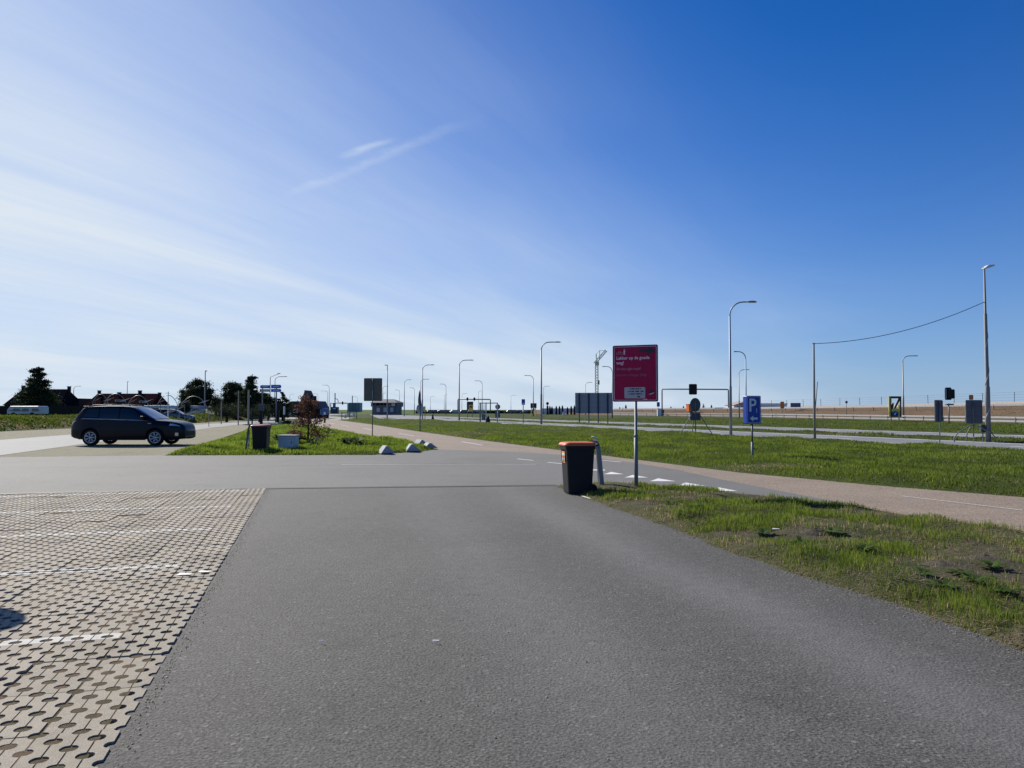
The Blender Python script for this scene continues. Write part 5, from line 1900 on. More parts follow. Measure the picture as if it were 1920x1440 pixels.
MB().box(.08, 11 * m, .02, .035, .25, z1 - .1).build('glass_panel', gl, t)
MB().box(-.02, .0, .08, 1.1, .25, z1 - .1).build('glass_panel', gl, t)
MB().box(3.5 * m, 10 * m, .05, .12, .3, 1.0).build('notice', alu_back, t)
p = Vector((*W(915, 768, D_ - .6).to_2d(), 0))
t = thing('litter_bag', p, 0, 'black slumped rubbish bag leaning against the shelter post', 'bag')
mb = MB()
prof = [(.22, 0.0), (.26, .12), (.24, .35), (.15, .60), (.06, .78), (.03, .86)]
n = 12
for r_, z in prof:
    for j in range(n):
        a = 2 * math.pi * j / n
        q = r_ * (1 + .14 * math.sin(3 * a + z * 9))
        mb.v.append((q * math.cos(a) + .04 * z, q * math.sin(a), z))
for i in range(len(prof) - 1):
    for j in range(n):
        k = (j + 1) % n
        mb.f.append((i * n + j, i * n + k, (i + 1) * n + k, (i + 1) * n + j))
mb.f.append(tuple((len(prof) - 1) * n + j for j in range(n)))
mb.build('sack', black_paint, t, True)
# round sign back with a dark cabinet right of the shelter
t = back_sign(932, 791, 928.5, 938, 758, 767.5, 'round dark sign back above a dark cabinet by the shelter', 0, None, False, shape='round')
m = t.location.y / FPX
MB().box(-3.5 * m, 5.5 * m, -.04, .3, CAM_H - 15 * m, CAM_H - .5 * m).build('cabinet', alu_back, t)
# far green board with yellow/red panel
D_ = 150.0
m = D_ / FPX
t = thing('roadworks_board', Vector((*W(881, 768, D_).to_2d(), 0)), 0, 'dark green board with a yellow roadworks panel under the distant portal', 'sign')
MB().box(-5.7 * m, 6.3 * m, -.05, .05, CAM_H - 1 * m, CAM_H + 15 * m).build('board', mat('dark_green_board', (.03, .045, .035), .6), t)
pn = MB().box(-1.8 * m, 6 * m, -.10, -.055, CAM_H - 3 * m, CAM_H + 9 * m).build('yellow_panel', yellow_sign, t)
MB().box(-.8 * m, 5 * m, -.115, -.101, CAM_H + 3.0 * m, CAM_H + 7.5 * m).build('orange_band', orange_sign, pn)
MB().box(.2 * m, 4 * m, -.13, -.116, CAM_H + 4.6 * m, CAM_H + 6 * m).build('black_mark', black_paint, pn)
for x in (-4 * m, 4.5 * m):
    MB().box(x - .06, x + .06, -.02, .04, -.1, CAM_H - 1 * m).build('post', steel, t)
# twin-panel signal and barrier post far right of it
D_ = 170.0
m = D_ / FPX
t = thing('matrix_sign', Vector((*W(1000.5, 768, D_).to_2d(), 0)), 0, 'dark twin-panel sign on striped legs by the far carriageway', 'sign')
for x0 in (-5.8, .4):
    MB().box(x0 * m, (x0 + 5.2) * m, -.1, .1, CAM_H + 3 * m, CAM_H + 12 * m).build('panel', mat('matrix_black', (.025, .03, .025), .6), t)
for x in (-4.6, 4.6):
    MB().tube([(x * m, 0, -.1), (x * m * .8, 0, CAM_H + 3.5 * m)], .10, 6).build('leg', yellow_sign, t)
MB().prism([(2.2 * m * math.cos(R(20 * k)), CAM_H + .6 * m + 2.2 * m * math.sin(R(20 * k))) for k in range(18)], -.18, -.12).build('round_panel', dark_steel, t)
# oval yellow plate near the pennant pole
front_sign(797, 776, 794.5, 798, 762, 772, 'small yellow plate on a post beside the oval sign', yellow_sign, D=120)
# traffic cone
p = Vector((*W(811.5, 768, 125).to_2d(), 0))
t = thing('traffic_cone', p, 0, 'dark traffic cone standing on the pale road', 'cone')
MB().box(-.3, .3, -.3, .3, 0, .06).build('foot', black_paint, t)
MB().tube([(0, 0, .05), (0, 0, .95)], [.22, .06], 10).build('cone', black_paint, t, True)

# ------------------------------------------------------------------ bollards and low silhouettes on the horizon
bol = None
gname = 'dark posts along the horizon'
for px, h in ((1031, 8), (1035, 7.5), (1043, 8), (1049, 8), (1054.5, 8.5), (1064, 7), (1071, 8), (1077, 8.5), (1162, 7), (1168, 6.5), (1173.5, 9), (1254, 6), (1258, 7.5), (1281.5, 8), (1334, 9)):
    D_ = 230.0
    m = D_ / FPX
    p = W(px, 768, D_)
    if bol is None:
        bol = thing('beach_post', (p.x, p.y, 0), 0, 'dark tapered timber post standing on the horizon bank', 'post', gname)
        MB().tube([(0, 0, -.1), (0, 0, 1.9), (0, 0, 2.3), (0, 0, 2.75)], [.34, .30, .24, .05], 8).build('shaft', dark_timber, bol)
        o = bol
    else:
        o = copy_tree(bol)
    o.location = (p.x, p.y, 0)
    o.scale = (1, 1, h / 8.0)
p = W(1057, 768, 200)
t = thing('marker_block', (p.x, p.y, 0), 0, 'small white marker block on the grass before the horizon posts', 'block')
MB().prism([(-.35, 0), (.35, 0), (.28, 1.0), (-.28, 1.0)], -.2, .2).build('block', white_paint, t)
t = thing('low_wall', W(1060, 768, 245) - Vector((0, 0, CAM_H)), 0, 'low white wall behind the row of dark posts', 'wall')
t.location.z = 0
MB().box(-8, 10, 0, .4, 0, 2.0).build('wall', white_paint, t)
p = W(1026.5, 768, 225)
t = thing('beach_post', (p.x, p.y, 0), 0, 'stacked dark marker post topped with a ball by the matrix sign', 'post')
MB().tube([(0, 0, -.1), (0, 0, 1.3), (0, 0, 1.35), (0, 0, 1.5), (0, 0, 2.6), (0, 0, 2.65), (0, 0, 3.1)], [.35, .3, .15, .3, .3, .15, .1], 8).build('shaft', dark_timber, t)
MB().lathe_y([(0, -.45), (.3, -.32), (.45, 0), (.3, .32), (0, .45)], 0, 3.4, 10).build('ball', dark_timber, t, True)
p = W(1299, 768, 178)
t = thing('orange_skip', (p.x, p.y, 0), R(20), 'orange container partly hidden by the round tripod sign', 'container')
MB().box(-1.45, -.1, -.6, .6, 1.2, 2.8, .1).build('bin', orange_sign, t)
MB().box(-1.5, -.05, -.65, .65, 2.8, 2.9).build('rim', orange_sign, t)
for k in range(3): MB().box(-1.30 + .45 * k, -1.22 + .45 * k, -.64, -.56, 1.3, 2.78).build('rib', orange_sign, t)
MB().box(-1.3, -.3, -.5, .5, 0, 1.2).build('base', dark_steel, t)
# far row of parked cars
fl = []
k = 0
for px in list(range(806, 862, 8)) + list(range(868, 910, 9)) + list(range(955, 1022, 10)):
    D_ = 300 + (k % 3) * 6
    c = W(px, 768, D_)
    if not fl:
        o = thing('parked_car', (c.x, c.y, 0), 0, 'tiny dark parked car in the far row on the horizon', 'car', 'far row of parked cars')
        mb = MB()
        outl = [(-2.1, .3), (2.1, .3), (2.15, .75), (1.2, .95), (.6, 1.5), (-1.3, 1.52), (-2.0, 1.0)]
        mb.prism(outl, -.85, .85); mb.build('body', paint_grey, o, bevel=.1)
        for wx in (-1.35, 1.35):
            MB().lathe_y([(0, -.9), (.32, -.9), (.32, .9), (0, .9)], wx, .32, 12).build('wheel', rubber, o)
        fl.append(o)
    else:
        o = copy_tree(fl[0])
        o.location = (c.x, c.y, 0)
    o.rotation_euler = (0, 0, random.choice((0.05, 3.2, 0.3)))
    if k % 4 == 2:
        for ch in o.children:
            if ch.name.startswith('body'):
                ch.material_slots[0].link = 'OBJECT'; ch.material_slots[0].material = paint_silver
        o['label'] = 'tiny silver parked car in the far row on the horizon'
    k += 1
far_wall = thing('sea_wall', Vector((*W(900, 768, 310).to_2d(), 0)), 0, 'long low dark barrier behind the far row of cars', 'barrier')
MB().box(-26, 34, 0, .5, 0, 1.15).build('wall', dark_timber, far_wall)

# ------------------------------------------------------------------ control building and far blocks
D_ = 230.0
m = D_ / FPX
t = thing('control_building', Vector((*W(720, 768, D_).to_2d(), 0)), R(-6), 'grey control building with a hipped roof and a band of windows', 'building')
wl_m = mat('control_wall', (.115, .12, .15), .7, 0, .12, .5)
z_e = CAM_H + 13 * m
MB().box(-22 * m, 23 * m, 0, 7, 0, CAM_H + 5.5 * m).build('base_wall', wl_m, t)
MB().box(-24 * m, 25 * m, -.6, 7.6, CAM_H + 5.5 * m, z_e).build('upper_wall', mat('control_upper', (.07, .075, .095), .6), t)
mb = MB()
x0, x1 = -26.5 * m, 27 * m
mb.v = [(x0, -1.2, z_e), (x1, -1.2, z_e), (x1, 8.2, z_e), (x0, 8.2, z_e), (x0 + 2.2, 3.5, z_e + 1.1), (x1 - 2.2, 3.5, z_e + 1.1)]
mb.f = [(0, 1, 5, 4), (1, 2, 5), (2, 3, 4, 5), (3, 0, 4), (3, 2, 1, 0)]
mb.build('roof', mat('control_roof', (.10, .10, .115), .7), t)
for k, (a, b) in enumerate(((-21, -17), (-14, -8), (-6, -1), (1, 6), (8, 13), (15.5, 22))):
    w_ = MB().box(a * m, b * m, -.66, -.6, CAM_H + 7 * m, CAM_H + 12 * m).build('window', M_GLASS if k != 5 else pale_steel, t)
    MB().box(a * m - .06, b * m + .06, -.68, -.62, CAM_H + 6.6 * m, CAM_H + 7 * m).build('sill', white_paint, w_)
for k in range(3):
    MB().box((-14 + 13 * k) * m, (-8 + 13 * k) * m, -.05, .0, .9, 2.2).build('window', pale_steel, t)
D_ = 520.0
m = D_ / FPX
t = thing('tank_block', Vector((*W(663.5, 768, D_).to_2d(), 0)), 0, 'far blue-grey ribbed storage block with a thin mast', 'building')
tk = mat('tank_blue_grey', (.22, .27, .32), .6)
MB().box(-10.5 * m, 10.5 * m, 0, 10, 0, CAM_H + 13 * m).build('wall', tk, t)
for k in range(8):
    x = (-9.5 + 2.7 * k) * m
    MB().box(x - .25, x + .25, -.3, 0, 0, CAM_H + 13 * m).build('rib', mat('tank_rib', (.15, .19, .23), .6), t)
MB().tube([(-3 * m, 0, 0), (-3 * m, 0, CAM_H + 26 * m)], .3, 6).build('mast', steel, t)
p = W(628, 768, 300)
t = thing('blue_tower_sign', (p.x, p.y, 0), 0, 'narrow blue pylon over a dark blue kiosk with a mast', 'kiosk')
m = 300 / FPX
MB().box(-6 * m, 6 * m, -1, 1.5, 0, CAM_H + 5 * m).build('kiosk', mat('kiosk_blue', (.02, .035, .075), .5), t)
MB().box(-2.5 * m, 2.5 * m, -1.3, -.9, CAM_H + 5 * m, CAM_H + 13 * m).build('pylon', mat('pylon_blue', (.05, .16, .36), .5), t)
MB().box(-2.5 * m, 2.5 * m, -1.15, -1.02, CAM_H + 1 * m, CAM_H + 3 * m).build('sign', white_paint, t)
MB().tube([(0, 0, 0), (0, 0, CAM_H + 31 * m)], .2, 6).build('mast', dark_steel, t)
MB().tube([(0, 0, CAM_H + 21 * m), (5 * m, 0, CAM_H + 19 * m), (6.5 * m, 0, CAM_H + 14 * m)], .14, 5).build('bracket', dark_steel, t)
front_sign(608, 780, 600.5, 616, 765.5, 777, 'low blue and white banner board near the gable house', mat('banner_blue', (.10, .22, .42), .5), D=140, border=white_paint)
# site gate with white plates
D_ = 118.0
m = D_ / FPX
t = thing('barrier_gate', Vector((*W(656, 768, D_).to_2d(), 0)), 0, 'light steel barrier gate with two white plates across the footpath', 'gate')
for x in (-15, 0, 13):
    MB().box(x * m - .05, x * m + .05, -.05, .05, -.1, 1.25).build('post', steel, t)
for z in (.55, 1.15):
    MB().box(-15 * m, 13 * m, -.03, .03, z - .03, z + .03).build('bar', steel, t)
for x in (-2.5, 8):
    MB().box(x * m - .17, x * m + .17, -.08, -.05, .62, 1.05).build('plate', white_paint, t)
MB().prism([(-10 * m, .3), (-7 * m, .3), (-6 * m, .85), (-8 * m, .9)], -.2, .2).build('bag', white_paint, t)

# ------------------------------------------------------------------ blue direction boards
D_ = 88.0
m = D_ / FPX
t = thing('direction_sign', Vector((*W(507, 768, D_).to_2d(), 0)), 0, 'blue arrow direction boards mounted on two tall posts', 'sign')
for x0, x1, y0, y1, r_ in ((-20, -1, 722.3, 728.2, 0), (1, 20.5, 721.5, 728.2, 1), (1, 20.5, 729.3, 735, 1)):
    tip = 1.8
    zt, zb = CAM_H + (768 - y0) * m, CAM_H + (768 - y1) * m
    pts = [(x0 * m, zb), (x1 * m - (tip * m if r_ else 0), zb), (x1 * m, (zb + zt) / 2), (x1 * m - (tip * m if r_ else 0), zt), (x0 * m, zt)] if r_ else [(x0 * m + tip * m, zb), (x1 * m, zb), (x1 * m, zt), (x0 * m + tip * m, zt), (x0 * m, (zb + zt) / 2)]
    b_ = MB().prism(pts, -.06, -.03).build('arrow_board', mat('direction_blue', (.02, .14, .60), .45, spec=.2), t)
    MB().box((x0 + 4) * m, (x1 - 4) * m, -.066, -.061, (zb + zt) / 2 - .03, (zb + zt) / 2 + .03).build('legend_line', white_paint, b_)
MB().box(-17 * m, -1 * m, -.06, -.03, CAM_H + 33.2 * m, CAM_H + 38.4 * m).build('cream_board', mat('cream_board', (.48, .46, .36), .5), t)
MB().box(-20 * m, -17 * m, -.06, -.03, CAM_H + 33.2 * m, CAM_H + 38.4 * m).build('maroon_board', maroon, t)
for x in (-15, 11):
    MB().tube([(x * m, 0, -.1), (x * m, 0, CAM_H + 46 * m)], .07, 8).build('post', steel, t, True)
# small kiosks / boxes round the posts
for px, y0, w, D_, lb, mt in ((490, 758, 9, 86, 'grey meter box on a dark stand by the blue boards', alu_back), (520, 757, 14, 90, 'dark slatted panel behind the pale lamp', dark_timber)):
    m = D_ / FPX
    t = thing('service_box', Vector((*W(px, 768, D_).to_2d(), 0)), 0, lb, 'box')
    z1 = CAM_H + (768 - y0) * m
    MB().box(-w / 2 * m, w / 2 * m, -.2, .2, z1 - 12 * m, z1).build('box', mt, t, bevel=.01)
    MB().box(-w / 4 * m, w / 4 * m, -.1, .1, -.1, z1 - 12 * m).build('stand', black_paint, t)
for px, top, D_, lb in ((447, 733, 80, 'thin pale post beside the dark pines'), (466, 732, 78, 'pale timber post before the pine pair'), (473, 768, 60, 'short dark post above the red lidded bin'), (415, 752, 85, 'short pale stake before the grey shed')):
    p = W(px, 768, D_)
    t = thing('stake', (p.x, p.y, 0), 0, lb, 'post')
    H_ = CAM_H + (768 - top) * D_ / FPX
    MB().tube([(0, 0, -.1), (0, 0, H_)], .06 if px != 466 else .10, 8).build('shaft', timber if px != 473 else black_paint, t)
    MB().tube([(0, 0, H_), (0, 0, H_ + .06)], .07 if px != 466 else .11, 8).build('cap', dark_steel, t)
for px, lb, st_m in ((533, 'black and white banded bollard by the white car', white_paint), (609, 'slim white bollard by the blue banner board', white_paint)):
    p = W(px, 768, 92)
    t = thing('bollard', (p.x, p.y, 0), 0, lb, 'bollard')
    MB().tube([(0, 0, -.1), (0, 0, 1.0)], .11, 8).build('lower_post', black_paint, t)
    MB().tube([(0, 0, 1.0), (0, 0, 2.0 if px < 600 else 1.3)], .11, 8).build('upper_post', st_m, t)
# stones and driftwood near the island
stone = mat('pale_boulder', (.36, .35, .32), .9, 0, .25, 4, .5)
for k, (px, py, s_) in enumerate(((533, 797, .34), (521, 799, .26), (513, 800, .22), (541, 794, .28), (500, 801, .20), (552, 796, .24))):
    p = G(px, py)
    mb = MB()
    for i in range(5):
        for j in range(8):
            a, b_ = math.pi * (i + .5) / 5, 2 * math.pi * j / 8
            r_ = s_ * (1 + .22 * math.sin(3 * j + 2 * i + k))
            mb.v.append((r_ * 1.4 * math.sin(a) * math.cos(b_), r_ * math.sin(a) * math.sin(b_), r_ * .8 * math.cos(a) + .1))
    for i in range(4):
        for j in range(8):
            l = (j + 1) % 8
            mb.f.append((i * 8 + j, i * 8 + l, i * 8 + 8 + l, i * 8 + 8 + j))
    mb.f += [tuple(range(8)), tuple(range(39, 31, -1))]
    o = mb.build('boulder', stone if k % 3 else dark_timber)
    o.location = (p.x, p.y, .05)
    tag(o, 'rounded boulder among the stones beside the brown tree' if k % 3 else 'dark boulder among the stones beside the brown tree', 'boulder', 'boulders beside the island')

# ------------------------------------------------------------------ houses
brick_dark = mat('dark_brick', (.035, .024, .022), .9, 0, .2, 2, .4, spec=.0)
slate_roof = mat('dark_slate_roof', (.014, .013, .017), .75, 0, .2, 1.2, .3, spec=.0)
red_roof = mat('dark_red_roof', (.026, .012, .013), .8, 0, .2, 1.2, .3, spec=.0)
tile_roof = mat('red_tile_roof', (.16, .075, .055), .8, 0, .2, 1.2, .3, spec=.0)


def house(px0, px1, y_ridge, y_eave, D, depth, roof, label, chim=(), slope_end=0.0, dormers=(), wall=None, gable=False, end_walls=False):
    m = D / FPX
    a = W((px0 + px1) / 2, 768, D)
    t = thing('house', (a.x, a.y, 0), 0, label, 'house')
    w = (px1 - px0) * m / 2
    ze, zr = CAM_H + (768 - y_eave) * m, CAM_H + (768 - y_ridge) * m
    MB().box(-w + .2, w - .2, .3, depth - .3, -.1, ze).build('wall', wall or brick_dark, t)
    if gable:     # gable faces the viewer
        MB().prism([(-w, ze), (w, ze), (0, zr)], 0, depth).build('roof', roof, t)
        MB().prism([(-w * .86, ze + .05), (w * .86, ze + .05), (0, zr - (zr - ze) * .14)], -.06, .0).build('gable_wall', wall or brick_dark, t)
    else:
        mb = MB()
        s = slope_end * m
        mb.v = [(-w, 0, ze), (w, 0, ze), (w, depth, ze), (-w, depth, ze), (-w + s, depth / 2, zr), (w - s, depth / 2, zr)]
        mb.f = [(0, 1, 5, 4), (1, 2, 5), (2, 3, 4, 5), (3, 0, 4), (3, 2, 1, 0)]
        r_ = mb.build('roof', roof, t)
        for x, y, wd in chim:
            xx = (x - (px0 + px1) / 2) * m
            zc = CAM_H + (768 - y) * m
            MB().box(xx - wd * m / 2, xx + wd * m / 2, depth / 2 - .4, depth / 2 + .4, zr - 1.2, zc).build('chimney', brick_dark, r_)
            MB().box(xx - wd * m / 2 - .06, xx + wd * m / 2 + .06, depth / 2 - .46, depth / 2 + .46, zc, zc + .12).build('chimney_cap', concrete, r_)
        for x, y, wd, hg in dormers:
            xx = (x - (px0 + px1) / 2) * m
            z0 = CAM_H + (768 - y) * m
            f = (z0 - ze) / (zr - ze)
            yy = depth / 2 * f
            d_ = MB().box(xx - wd * m / 2, xx + wd * m / 2, yy - .3, yy + 1.6, z0 - hg * m / 2, z0 + hg * m / 2).build('dormer', mat('dormer_white', (.34, .35, .37), .6), t)
            MB().box(xx - wd * m * .38, xx + wd * m * .38, yy - .34, yy - .3, z0 - hg * m * .3, z0 + hg * m * .3).build('pane', M_GLASS, d_)
    nw = max(2, int(w / 1.6))
    for k in range(nw):
        xx = -w + 1.0 + (2 * w - 2.0) * k / max(1, nw - 1)
        wi = MB().box(xx - .45, xx + .45, .22, .28, .9, min(2.2, ze - .2)).build('window', white_paint, t)
        MB().box(xx - .36, xx + .36, .18, .22, 1.0, min(2.1, ze - .3)).build('pane', M_GLASS, wi)
    return t


house(4, 112, 728.5, 760, 150, 9, slate_roof, 'dark house with end chimneys partly hidden by a pine tree', ((15.5, 722.5, 3), (104, 724, 3)), 10.5, ((28, 752, 7, 6), (64, 752, 7, 6)))
house(112, 153, 746.5, 762, 155, 8, slate_roof, 'small dark gabled shed between the two long houses', gable=True)
house(155, 283, 737, 762, 150, 9, red_roof, 'long house with dark red roof, chimneys and two dormers behind the wave sculptures', ((162.5, 732, 3), (201, 735.5, 4), (241, 732, 4), (279, 736, 3)), 4.5, ((217, 752, 19, 6), (262, 754, 14, 6)))
house(410, 470, 746, 757, 125, 8, slate_roof, 'low blue-grey house among the pine trees', ((421, 733, 9),), 4, wall=mat('blue_grey_render', (.13, .155, .18), .8))
house(525, 562, 752, 765, 165, 8, slate_roof, 'dark low roofed shed behind the white car', slope_end=10)
# steep gabled tower house
D_ = 140.0
m = D_ / FPX
a = W(580, 768, D_)
t = thing('house', (a.x, a.y, 0), 0, 'steep gabled tower house with red tiled wing and twin chimneys', 'house')
z = lambda y: CAM_H + (768 - y) * m
MB().box(-22 * m, 22 * m, .2, 6, -.1, z(765)).build('wall', brick_dark, t)
g_ = MB().prism([(-24 * m, z(770)), (4 * m, z(770)), (-4 * m, z(741)), (-8.5 * m, z(731.5)), (-9.5 * m, z(737))], -.3, 4.5).build('tower_gable', mat('shingle_brown', (.085, .06, .052), .85), t)
MB().prism([(-11 * m, z(750)), (-7 * m, z(750)), (-7.6 * m, z(743)), (-9 * m, z(740)), (-10.2 * m, z(743))], -.36, -.3).build('window', pale_steel, t)
mb = MB()
mb.v = [(-2 * m, -.2, z(766)), (16 * m, -.2, z(766)), (12 * m, 2.5, z(752.2)), (-2 * m, 2.5, z(752.2)), (16 * m, 5.5, z(766)), (-2 * m, 5.5, z(766))]
mb.f = [(0, 1, 2, 3), (3, 2, 4, 5)]
mb.build('roof', tile_roof, t)
MB().prism([(15 * m, z(767)), (25 * m, z(767)), (17 * m, z(752)), (15.5 * m, z(753))], -.4, 5.5).build('wing_gable', mat('slate_blue_boards', (.05, .055, .075), .8), t)
for x, y in ((-3.2, 741), (4.5, 742)):
    MB().box((x - 1.5) * m, (x + 1.5) * m, 2, 2.8, z(756), z(y)).build('chimney', brick_dark, t)
# long dark garden fence in front of the houses
t = thing('garden_fence', Vector((*W(40, 768, 120).to_2d(), 0)), 0, 'long dark boarded fence in front of the houses', 'fence')
m = 120 / FPX
pn = None
for k in range(14):
    x = (-110 + 17 * k) * m
    if pn is None:
        pn = MB().box(0, 16.6 * m, -.03, .03, 0, CAM_H + 7.2 * m).build('fence_panel', dark_timber, t)
        po = MB().box(-.08, .08, -.06, .06, 0, CAM_H + 8 * m).build('post', dark_timber, t)
        o, o2 = pn, po
    else:
        o, o2 = pn.copy(), po.copy(); C.objects.link(o); C.objects.link(o2)
    o.location = (x, 0, 0); o2.location = (x - .1, 0, 0)

# ------------------------------------------------------------------ motorhomes
cv_white = mat('motorhome_white', (.55, .57, .60), .4, 0, .05, 2)
cv_grey = mat('motorhome_stripe', (.16, .19, .26), .5, 0, .1, 2)


def motorhome(px0, px1, y_top, D, label, base_z=0.4):
    m = D / FPX
    a = W((px0 + px1) / 2, 768, D)
    t = thing('motorhome', (a.x, a.y, base_z), 0, label, 'motorhome')
    w = (px1 - px0) * m / 2
    h = CAM_H + (768 - y_top) * m - base_z
    MB().prism([(-w, .45), (w, .45), (w, h * .86), (w * .93, h), (-w * .82, h), (-w * .97, h * .72), (-w, h * .55)], 0, 2.2).build('body', cv_white, t, bevel=.05)
    MB().box(-w * .9, w * .9, -.012, -.002, .85, 1.0).build('stripe', cv_grey, t)
    for f in (-.62, -.05, .55):
        wi = MB().box(w * f, w * f + .9, -.03, -.004, h * .55, h * .78).build('window', M_GLASS, t)
        MB().box(w * f - .05, w * f + .95, -.035, -.004, h * .52, h * .55).build('frame', cv_grey, wi)
    MB().box(w * .28, w * .28 + .55, -.02, -.003, .55, h * .8).build('door', cv_white, t)
    for x in (-w * .6, w * .55):
        MB().lathe_y([(0, -.02), (.33, -.02), (.33, .22), (0, .22)], x, .33, 14).build('wheel', rubber, t)
    return t


motorhome(13, 74, 761.5, 108, 'white caravan standing in front of the dark garden fence', .55)
motorhome(322, 372, 760.5, 112, 'long white motorhome parked beside the round dark tree', .5)
motorhome(252, 324, 760.0, 118, 'pale blue-white motorhome behind the windscreen of the navy car', .5)

# ------------------------------------------------------------------ wave sculptures (steel hoops with blades)
hoop_m = mat('sculpture_steel', (.26, .25, .24), .5, .3, .15, 6)
D_ = 72.0
m = D_ / FPX
for k, (x0, x1, yt, lb) in enumerate(((174, 205, 739.5, 'curved steel wave sculpture in front of the first dormer'), (196, 241, 738.5, 'curved steel wave sculpture overlapping its neighbour before the red roof'),
                                      (240, 282, 741.5, 'curved steel wave sculpture at the end of the long red roof'), (296, 336, 741, 'thin steel wave sculpture standing against open sky by the flagpole'),
                                      (340, 391, 743, 'steel wave sculpture with crossing blades before the round dark tree'))):
    a = W(x0, 768, D_)
    bz = max(0, z_at(a.x, a.y))
    t = thing('wave_sculpture', (a.x, a.y, bz), 0, lb, 'sculpture', None)
    w = (x1 - x0) * m
    zt = CAM_H + (768 - yt) * m - bz
    pts = []
    for i in range(17):
        f = i / 16
        pts.append((w * f, 0, zt * (math.sin(math.pi * (f * .72 + .16)) - .48) / .52 if False else zt - (zt * .34) * (2 * abs(f - .45)) ** 2.2 - (0.0 if f < .9 else (f - .9) * 4)))
    pts = [(-.05, 0, zt * .62)] + pts + [(w * 1.02, 0, .0)]
    MB().tube(pts, .030, 6).build('hoop', hoop_m, t, True)
    MB().tube([(w * .12, .1, -.1), (w * .10, .1, zt * .75)], .03, 6).build('stem', dark_steel, t)
    nb = 4 if k in (0, 1, 2, 4) else 2
    for i in range(nb):
        f = .02 + .2 * i
        zz_ = zt * (.78 - .17 * ((i * 2) % 3))
        l = .75 + .3 * (i % 2)
        MB().prism([(w * f, zz_ - .05), (w * f + l * .5, zz_ + .07), (w * f + l, zz_ + .30), (w * f + l * .45, zz_ + .13)], -.05, .02).build('blade', pale_steel if i % 2 else hoop_m, t)
    MB().prism([(w * .45, zt * .42), (w * .45 + .9, zt * .52), (w * .45 + 1.6, zt * .66), (w * .45 + .8, zt * .56)], -.04, .03).build('blade', hoop_m, t)
p = W(315, 768, 70)
t = thing('flagpole', (p.x, p.y, max(0, z_at(p.x, p.y))), 0, 'thin white flagpole in front of the dark grey car', 'flagpole')
MB().tube([(0, 0, -.1), (0, 0, CAM_H + 42 * 70 / FPX - .4)], [.06, .035], 8).build('shaft', white_paint, t, True)
MB().tube([(-.25, 0, 3.1), (.1, 0, 3.1)], .02, 6).build('cross_arm', white_paint, t)

# ------------------------------------------------------------------ trees
m_pine = mat_leaf('pine_needles', .25)
m_bark = mat('pine_bark', (.055, .042, .034), .9, 0, .3, 8, .5)


def tree(px, base_y, D, y_top, width_px, label, kind, seed, base_z=0.0, n=3600):
    n = n * 4
    r = np.random.default_rng(seed)
    m = D / FPX
    a = W(px, 768, D)
    t = thing('pine_tree' if kind == 'pine' else 'round_tree', (a.x, a.y, base_z), 0, label, 'tree')
    H = CAM_H + (768 - y_top) * m - base_z
    Rw = width_px * m / 2
    tr = MB()
    tr.tube([(0, 0, -.2), (.05, 0, H * .3), (-.06, .04, H * .6), (.0, 0, H * .93)], [.20, .16, .11, .03], 8)
    # clump centres
    cl = []
    if kind == 'pine':
        lv = 11
        for i in range(lv):
            f = i / (lv - 1)
            z_ = H * (.13 + .83 * f)
            rad = Rw * (1.0 - .80 * f ** 1.2) * (.75 + .5 * r.random())
            nb = max(2, int(6 - 4 * f))
            for k in range(nb):
                b_ = 2 * math.pi * (k + r.random() * .8) / nb
                q = rad * (.55 + .45 * r.random())
                e = (q * math.cos(b_), q * math.sin(b_), z_ + .12 * H * (r.random() - .3) * .5)
                tr.tube([(0, 0, z_ - .06 * H), (e[0] * .6, e[1] * .6, e[2] - .02 * H), e], [.05, .035, .012], 5)
                for g in (0.5, .8, 1.0):
                    cl.append((e[0] * g, e[1] * g, e[2] + .015 * H * g, Rw * (.25 + .17 * r.random()) * (1 - .72 * f), .5))
        cl.append((0, 0, H * .965, Rw * .05, 2.0)); cl.append((0, 0, H * .92, Rw * .10, 1.4)); cl.append((0.05 * Rw, 0, H * .86, Rw * .17, 1.0))
    else:
        for k in range(64):
            u = r.normal(size=3); u /= np.linalg.norm(u)
            q = r.random() ** .4
            e = (Rw * .80 * q * u[0], Rw * .80 * q * u[1], H * .56 + H * .34 * q * u[2])
            cl.append((*e, Rw * (.17 + .14 * r.random()), .8))
            if k % 3 == 0:
                tr.tube([(0, 0, H * .3), (e[0] * .5, e[1] * .5, (H * .35 + e[2]) / 2), e], [.07, .05, .015], 5)
    tr.build('trunk', m_bark, t, True)
    cl = np.array(cl)
    pk = r.integers(0, len(cl), n)
    u = r.normal(size=(n, 3))
    q = .52
    P_ = cl[pk, :3] + u * q * cl[pk, 3:4] * np.stack([np.ones(n), np.ones(n), cl[pk, 4]], 1)
    sz = (.08 + .13 * r.random(n))[:, None] * (H / 8.0)
    d1 = r.normal(size=(n, 3)); d1 /= np.linalg.norm(d1, axis=1)[:, None]
    d2 = np.cross(d1, r.normal(size=(n, 3))); d2 /= np.linalg.norm(d2, axis=1)[:, None]
    V = np.stack([P_ - d1 * sz - d2 * sz * .35, P_ + d1 * sz, P_ - d1 * sz * .3 + d2 * sz * .7], 1).reshape(-1, 3)
    cols = np.array([.026, .038, .014]) * (.6 + 1.0 * r.random(n))[:, None] + np.array([.012, .010, .004]) * (r.random(n) < .25)[:, None]
    np_mesh('crown', V, np.arange(3 * n).reshape(-1, 3), m_pine, t, col=np.repeat(cols, 3, 0))
    return t


